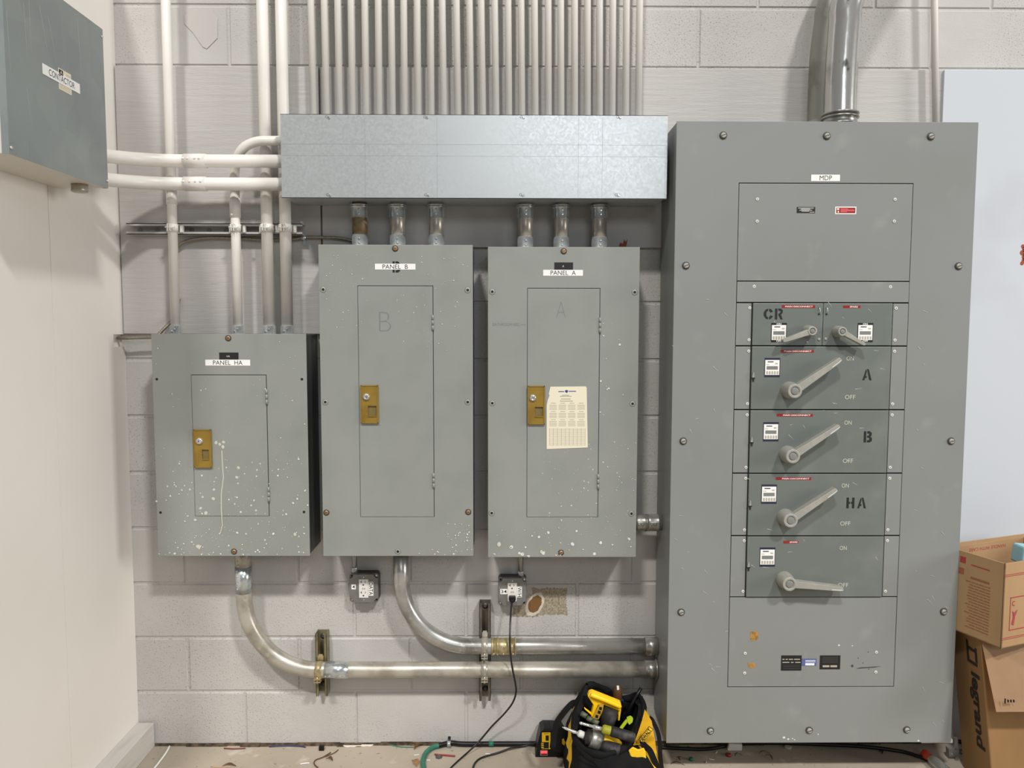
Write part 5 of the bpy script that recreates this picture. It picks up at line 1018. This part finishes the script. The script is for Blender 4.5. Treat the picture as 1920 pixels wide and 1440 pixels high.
# lower box, leaning so that its foot kicks out
ft = P(1839, 1193, .318); bt = P(1793, 1175, .243); zt_l = min(ft.z, zb_u-.002); ft.z = bt.z = zt_l; fbm = P(1858, 1440, .318); kx = (fbm.x-ft.x)/(ft.z-fbm.z); foot = Vector((ft.x+kx*ft.z, ft.y, .0)); w1 = Vector((-.03, 1, 0)).normalized(); footb = Vector((foot.x, foot.y, 0))
ft2 = Vector((ft.x, ft.y, zt_l)); LL_ = .16; WW_ = .34; n2 = Vector((-w1.y, w1.x, 0)); n2 = n2 if n2.x > 0 else -n2
T = thing('cardboard_box', 'brown cardboard box with big black sideways lettering, lower of the two by the cabinet', 'cardboard box', foot+w1*LL_/2+n2*WW_/2)
mb = MB(); co = [foot, foot+n2*WW_, foot+n2*WW_+w1*LL_, foot+w1*LL_, ft2, ft2+n2*(WW_+.03), ft2+n2*(WW_+.03)+w1*LL_, ft2+w1*LL_]
mb.quadmesh(co, [(0, 3, 2, 1), (4, 5, 6, 7), (0, 1, 5, 4), (1, 2, 6, 5), (2, 3, 7, 6), (3, 0, 4, 7)]); build(mb, 'carton', m_card2, T, bevel=.004)
up = (ft2-foot).normalized(); nrm_l = (w1.cross(up)).normalized(); nrm_l = nrm_l if nrm_l.x < 0 else -nrm_l
mb = MB(); tc_ = foot+w1*.050+up*((ft2-foot).length*.50)+nrm_l*.001; mb.text('legrand', tc_, .262, .058, 0, -up, -w1, .03)
build(mb, 'wordmark', m_cardprint, T, label='large black printed wordmark reading down the side'); mb = MB()
lc_ = foot+w1*.052+up*((ft2-foot).length*.875)+nrm_l*.001; mb.obox(lc_+w1*.022, up, w1, nrm_l, .075, .010, .0008); mb.obox(lc_-w1*.022, up, w1, nrm_l, .05, .010, .0008); mb.obox(lc_-up*.034, up, w1, nrm_l, .010, .05, .0008); mb.obox(lc_+up*.012, up, w1, nrm_l, .010, .04, .0008)
build(mb, 'logo', m_cardprint, T, label='black printed bracket-shaped logo')
fl0, fl1 = ft2+Vector((.0, -.004, -.002)), ft2+n2*WW_+Vector((0, -.004, -.002)); dwn = P(1868, 1335, .40)
off = dwn-ft2; mb = MB(); mb.quadmesh([fl0, fl1, fl1+Vector((.0, off.y, off.z)), dwn], [(0, 1, 2, 3)]); bmesh.ops.solidify(mb.bm, geom=mb.bm.faces[:], thickness=.004)
q = P(1882, 1313, .40)
for k in range(4): mb.box(q.x+k*.009, q.x+k*.009+(.003 if k else .002), q.y-.0075, q.y-.003, q.z-(.004 if k else .008), q.z+(.004 if k else .008), 1)
build(mb, 'open_flap', [m_cardl, m_cardprint], T, label='pale flap folded down over the front')

# ================================================================== odds and ends at floor level
T = thing('beam_clamp', 'small steel beam clamp beside the foot of the lower cardboard box', 'clamp', G(1792, 1430, 0)); d = .12
mb = MB(); px_prism(mb, [(1779, 1404), (1786, 1403), (1798, 1404), (1806, 1404), (1810, 1410), (1807, 1415), (1798, 1414), (1794, 1419), (1780, 1418)], d, .02); px_prism(mb, [(1790, 1384), (1796, 1384), (1797, 1406), (1790, 1406)], d, .008); px_prism(mb, [(1792, 1418), (1797, 1418), (1797, 1440), (1792, 1440)], d, .008); build(mb, 'jaw', m_emt2, T, bevel=.002)
mb = MB(); [mb.lathe(P(x, y, d), OUT, [(0, .004), (.002, .0035)], 12) for x, y in ((1785, 1414), (1804, 1409))]; build(mb, 'bolt', m_chrome, T)
T = thing('bottle', 'clear bottle with an orange-red cap lying on the floor under the big cabinet', 'bottle', G(1745, 1425, 0)); b0, b1 = G(1733, 1412, .018), G(1790, 1462, .02)
dv = (b1-b0).normalized(); mb = MB(); mb.lathe(b0, dv, [(0, .014), (.002, .016), (.02, .016), (.022, .013), (.034, .012)], 20); build(mb, 'cap', m_orange, T)
mb = MB(); mb.lathe(b0+dv*.033, dv, [(0, .010), (.008, .013), (.02, .020), (.1, .020), (.103, .018)], 20); build(mb, 'bottle_body', m_clear, T)
T = thing('banded_hand_tool', 'black grip with a yellow band and grey nose, at the bottom edge under the cabinet', 'hand tool', G(1660, 1445, 0)); b0, b1 = G(1628, 1452, .020), G(1712, 1454, .020)
dv = (b1-b0).normalized(); mb = MB(); mb.lathe(b0, dv, [(0, .008), (.006, .016), (.03, .0185), (.082, .0185)], 20); build(mb, 'grip', m_black, T); mb = MB(); mb.lathe(b0+dv*.081, dv, [(0, .019), (.026, .019)], 20); build(mb, 'band', m_yellow, T); mb = MB(); mb.lathe(b0+dv*.106, dv, [(0, .0185), (.02, .016), (.05, .006)], 20); build(mb, 'nose', m_emt2, T)
# loose cable under the cabinet
mb = MB(); mb.tube(bez([G(1238, 1401, .008), G(1290, 1404, .008), G(1330, 1404, .008), G(1370, 1397, .008), G(1420, 1393, .008), G(1520, 1395, .008), G(1620, 1400, .008), G(1690, 1409, .008), G(1722, 1418, .008), G(1740, 1424, .006)], 8), .0065, 10); tag(build(mb, 'floor_cable', m_black), 'black cable snaking along the floor beneath the big cabinet', 'cable')
mb = MB(); q = G(1376, 1407, 0); px_prism(mb, [(1368, 1395), (1392, 1396), (1391, 1408), (1386, 1408), (1385, 1413), (1373, 1414), (1364, 1406)], -q.y, .012); tag(build(mb, 'connector_block', m_splat, bevel=.001), 'small broken white plastic connector on the floor beneath the cabinet', 'debris')
mb = MB(); mb.lathe(G(1366, 1417, 0), UZ, [(0, .010), (.006, .011), (.009, .007)], 9); tag(build(mb, 'red_chip', m_redpl), 'dull red chunk beside the broken white connector under the cabinet', 'debris')
mb = MB(); mb.lathe(G(1477, 1402, 0), UZ, [(0, .014), (.004, .015), (.006, .008)], 8); tag(build(mb, 'plaster_chip', m_papergrey), 'pale flake of plaster on the floor under the cabinet', 'debris')
for i, (x, y, lab) in enumerate(((1296, 1425, 'green wire nut on the floor nearer the bag'), (1291, 1405, 'small green wire nut against the black cable under the cabinet'))):
    mb = MB(); mb.lathe(G(x, y, 0), UZ, [(0, .009), (.008, .008), (.010, .004)], 8); tag(build(mb, 'wire_nut', m_greend), lab, 'wire nut')
def leafm(px, py, l, w_, an, mt, name, lab, curl=.006, cat='leaf'):
    c_ = G(px, py, 0); v = Vector((math.cos(an), math.sin(an), 0)); n_ = Vector((-v.y, v.x, 0)); mb = MB(); prev = None
    for k in range(7):
        u = k/6; ww = w_*math.sin(PI*(.06+.88*u))/2; z = .002+curl*math.sin(PI*u); p = c_+v*(l*(u-.5))+n_*(.006*math.sin(u*4))
        cur = [mb.bm.verts.new(p+n_*ww+Vector((0, 0, z))), mb.bm.verts.new(p+Vector((0, 0, z-.001))), mb.bm.verts.new(p-n_*ww+Vector((0, 0, z+.001)))]
        if prev: mb.face([prev[0], prev[1], cur[1], cur[0]]); mb.face([prev[1], prev[2], cur[2], cur[1]])
        prev = cur
    bmesh.ops.solidify(mb.bm, geom=mb.bm.faces[:], thickness=.0006); return tag(build(mb, name, mt), lab, cat)
leafm(430, 1437, .05, .012, .1, m_leaf, 'dry_leaf', 'narrow dry leaf on the floor near the left, beside a white sliver')
leafm(618, 1425, .03, .014, -.3, m_leaf, 'dry_leaf', 'pale torn dry leaf on the floor below the olive strut')
leafm(785, 1401, .045, .016, .9, m_leaf, 'dry_leaf', 'large curled dry leaf just left of the green hose, against the wall')
leafm(773, 1397, .04, .014, .1, m_leaf, 'dry_leaf', 'flat dry leaf at the wall, left of the curled leaf by the hose')
leafm(778, 1432, .045, .02, -1.0, mat('tan_leaf', (196, 150, 104), .8), 'dry_leaf', 'light tan dry leaf on the floor left of the green hose', .01)
leafm(1275, 1423, .022, .008, 1.4, m_leaf, 'dry_leaf', 'tiny upright brown leaf on the floor just right of the tool bag')
leafm(1270, 1434, .05, .006, -.05, m_leaf2, 'dry_leaf', 'thin brown stem on the floor just right of the tool bag', cat='leaf')
leafm(1433, 1413, .04, .006, .1, m_leaf2, 'dry_leaf', 'thin dark dry stem on the floor under the middle of the cabinet')
leafm(1443, 1421, .035, .008, -1.0, m_leaf, 'dry_leaf', 'ochre leaf blade touching the dark stem under the cabinet')
leafm(1384, 1417, .028, .007, .4, m_leaf, 'dry_leaf', 'small brown leaf right below the broken white connector')
leafm(1652, 1412, .02, .01, -1.3, m_leaf2, 'dry_leaf', 'dark curled leaf on the floor under the right of the cabinet')
def scrap(pts, r, mt, name, lab, cat='wire scrap', flat=1):
    mb = MB(); mb.tube(bez([G(x, y, r+.0005) for x, y in pts], 6), r, 8, flat=flat); return tag(build(mb, name, mt), lab, cat)
scrap([(318, 1399), (311, 1412), (300, 1427), (286, 1445)], .0032, m_white, 'white_wire', 'white wire lying on the floor by the left baseboard')
scrap([(398, 1437.5), (415, 1438), (433, 1437)], .0016, m_cardl, 'wood_sliver', 'pale sliver on the floor beneath the narrow dry leaf', 'sliver')
scrap([(563, 1432.5), (572, 1431), (580, 1430.5)], .0018, m_white, 'white_scrap', 'short white scrap on the open floor below the olive strut', 'scrap')
scrap([(620, 1411), (605, 1420), (592, 1425), (589, 1432), (596, 1440)], .0022, m_leaf2, 'brown_twig', 'forked brown twig on the floor below the olive strut', 'twig')
scrap([(634, 1406), (626, 1412), (610, 1419)], .0018, m_leaf2, 'brown_twig', 'short brown twig lying alongside the forked twig', 'twig')
scrap([(505, 1400), (530, 1398.5), (560, 1399), (573, 1401)], .0022, mat('blue_wire', (44, 50, 96), .5), 'blue_wire', 'dark blue wire lying at the foot of the wall', 'wire')
scrap([(420, 1403), (440, 1404), (460, 1403)], .0022, mat('dull_red_wire', (112, 52, 54), .6), 'red_wire', 'dull red wire at the foot of the wall, left of the blue one', 'wire')
scrap([(730, 1396), (750, 1400), (775, 1401)], .0018, m_green, 'green_wire', 'thin green wires at the foot of the wall left of the hose', 'wire')
scrap([(815, 1414.5), (835, 1416), (853, 1417.5)], .0032, m_redpl, 'red_screwdriver_bit', 'thin red plastic stick on the floor beside the clear disc', 'stick')
mb = MB(); mb.lathe(G(823, 1420, 0), UZ, [(0, .012), (.003, .012), (.006, .006)], 16); tag(build(mb, 'clear_disc', m_clear), 'small clear plastic disc by the red stick', 'disc')
for i, (x0, y0, x1, y1, lab) in enumerate(((910, 1413, 921, 1414, 'white wire scrap beside the thin black charger cord'), (799, 1425, 807, 1425, 'white wire scrap inside the curve of the green hose'), (776, 1416, 786, 1415, 'white wire scrap just left of the green hose'), (1330, 1423, 1339, 1424.5, 'white wire scrap under the cabinet, centre of three'), (1342, 1412, 1345, 1409, 'white wire scrap under the cabinet, nearest the red chunk'), (1324, 1430, 1324.5, 1427, 'tiny white wire scrap under the cabinet, nearest the bag'))):
    scrap([(x0, y0), ((x0+x1)/2, (y0+y1)/2), (x1, y1)], .0013, m_white, 'wire_scrap', lab)
mb = MB(); q = G(603, 1407, 0); mb.box(q.x-.009, q.x+.009, q.y-.004, q.y+.008, .0, .018); tag(build(mb, 'black_cube', m_black, bevel=.001), 'small black plastic cube on the floor at the wall under the olive strut', 'debris')
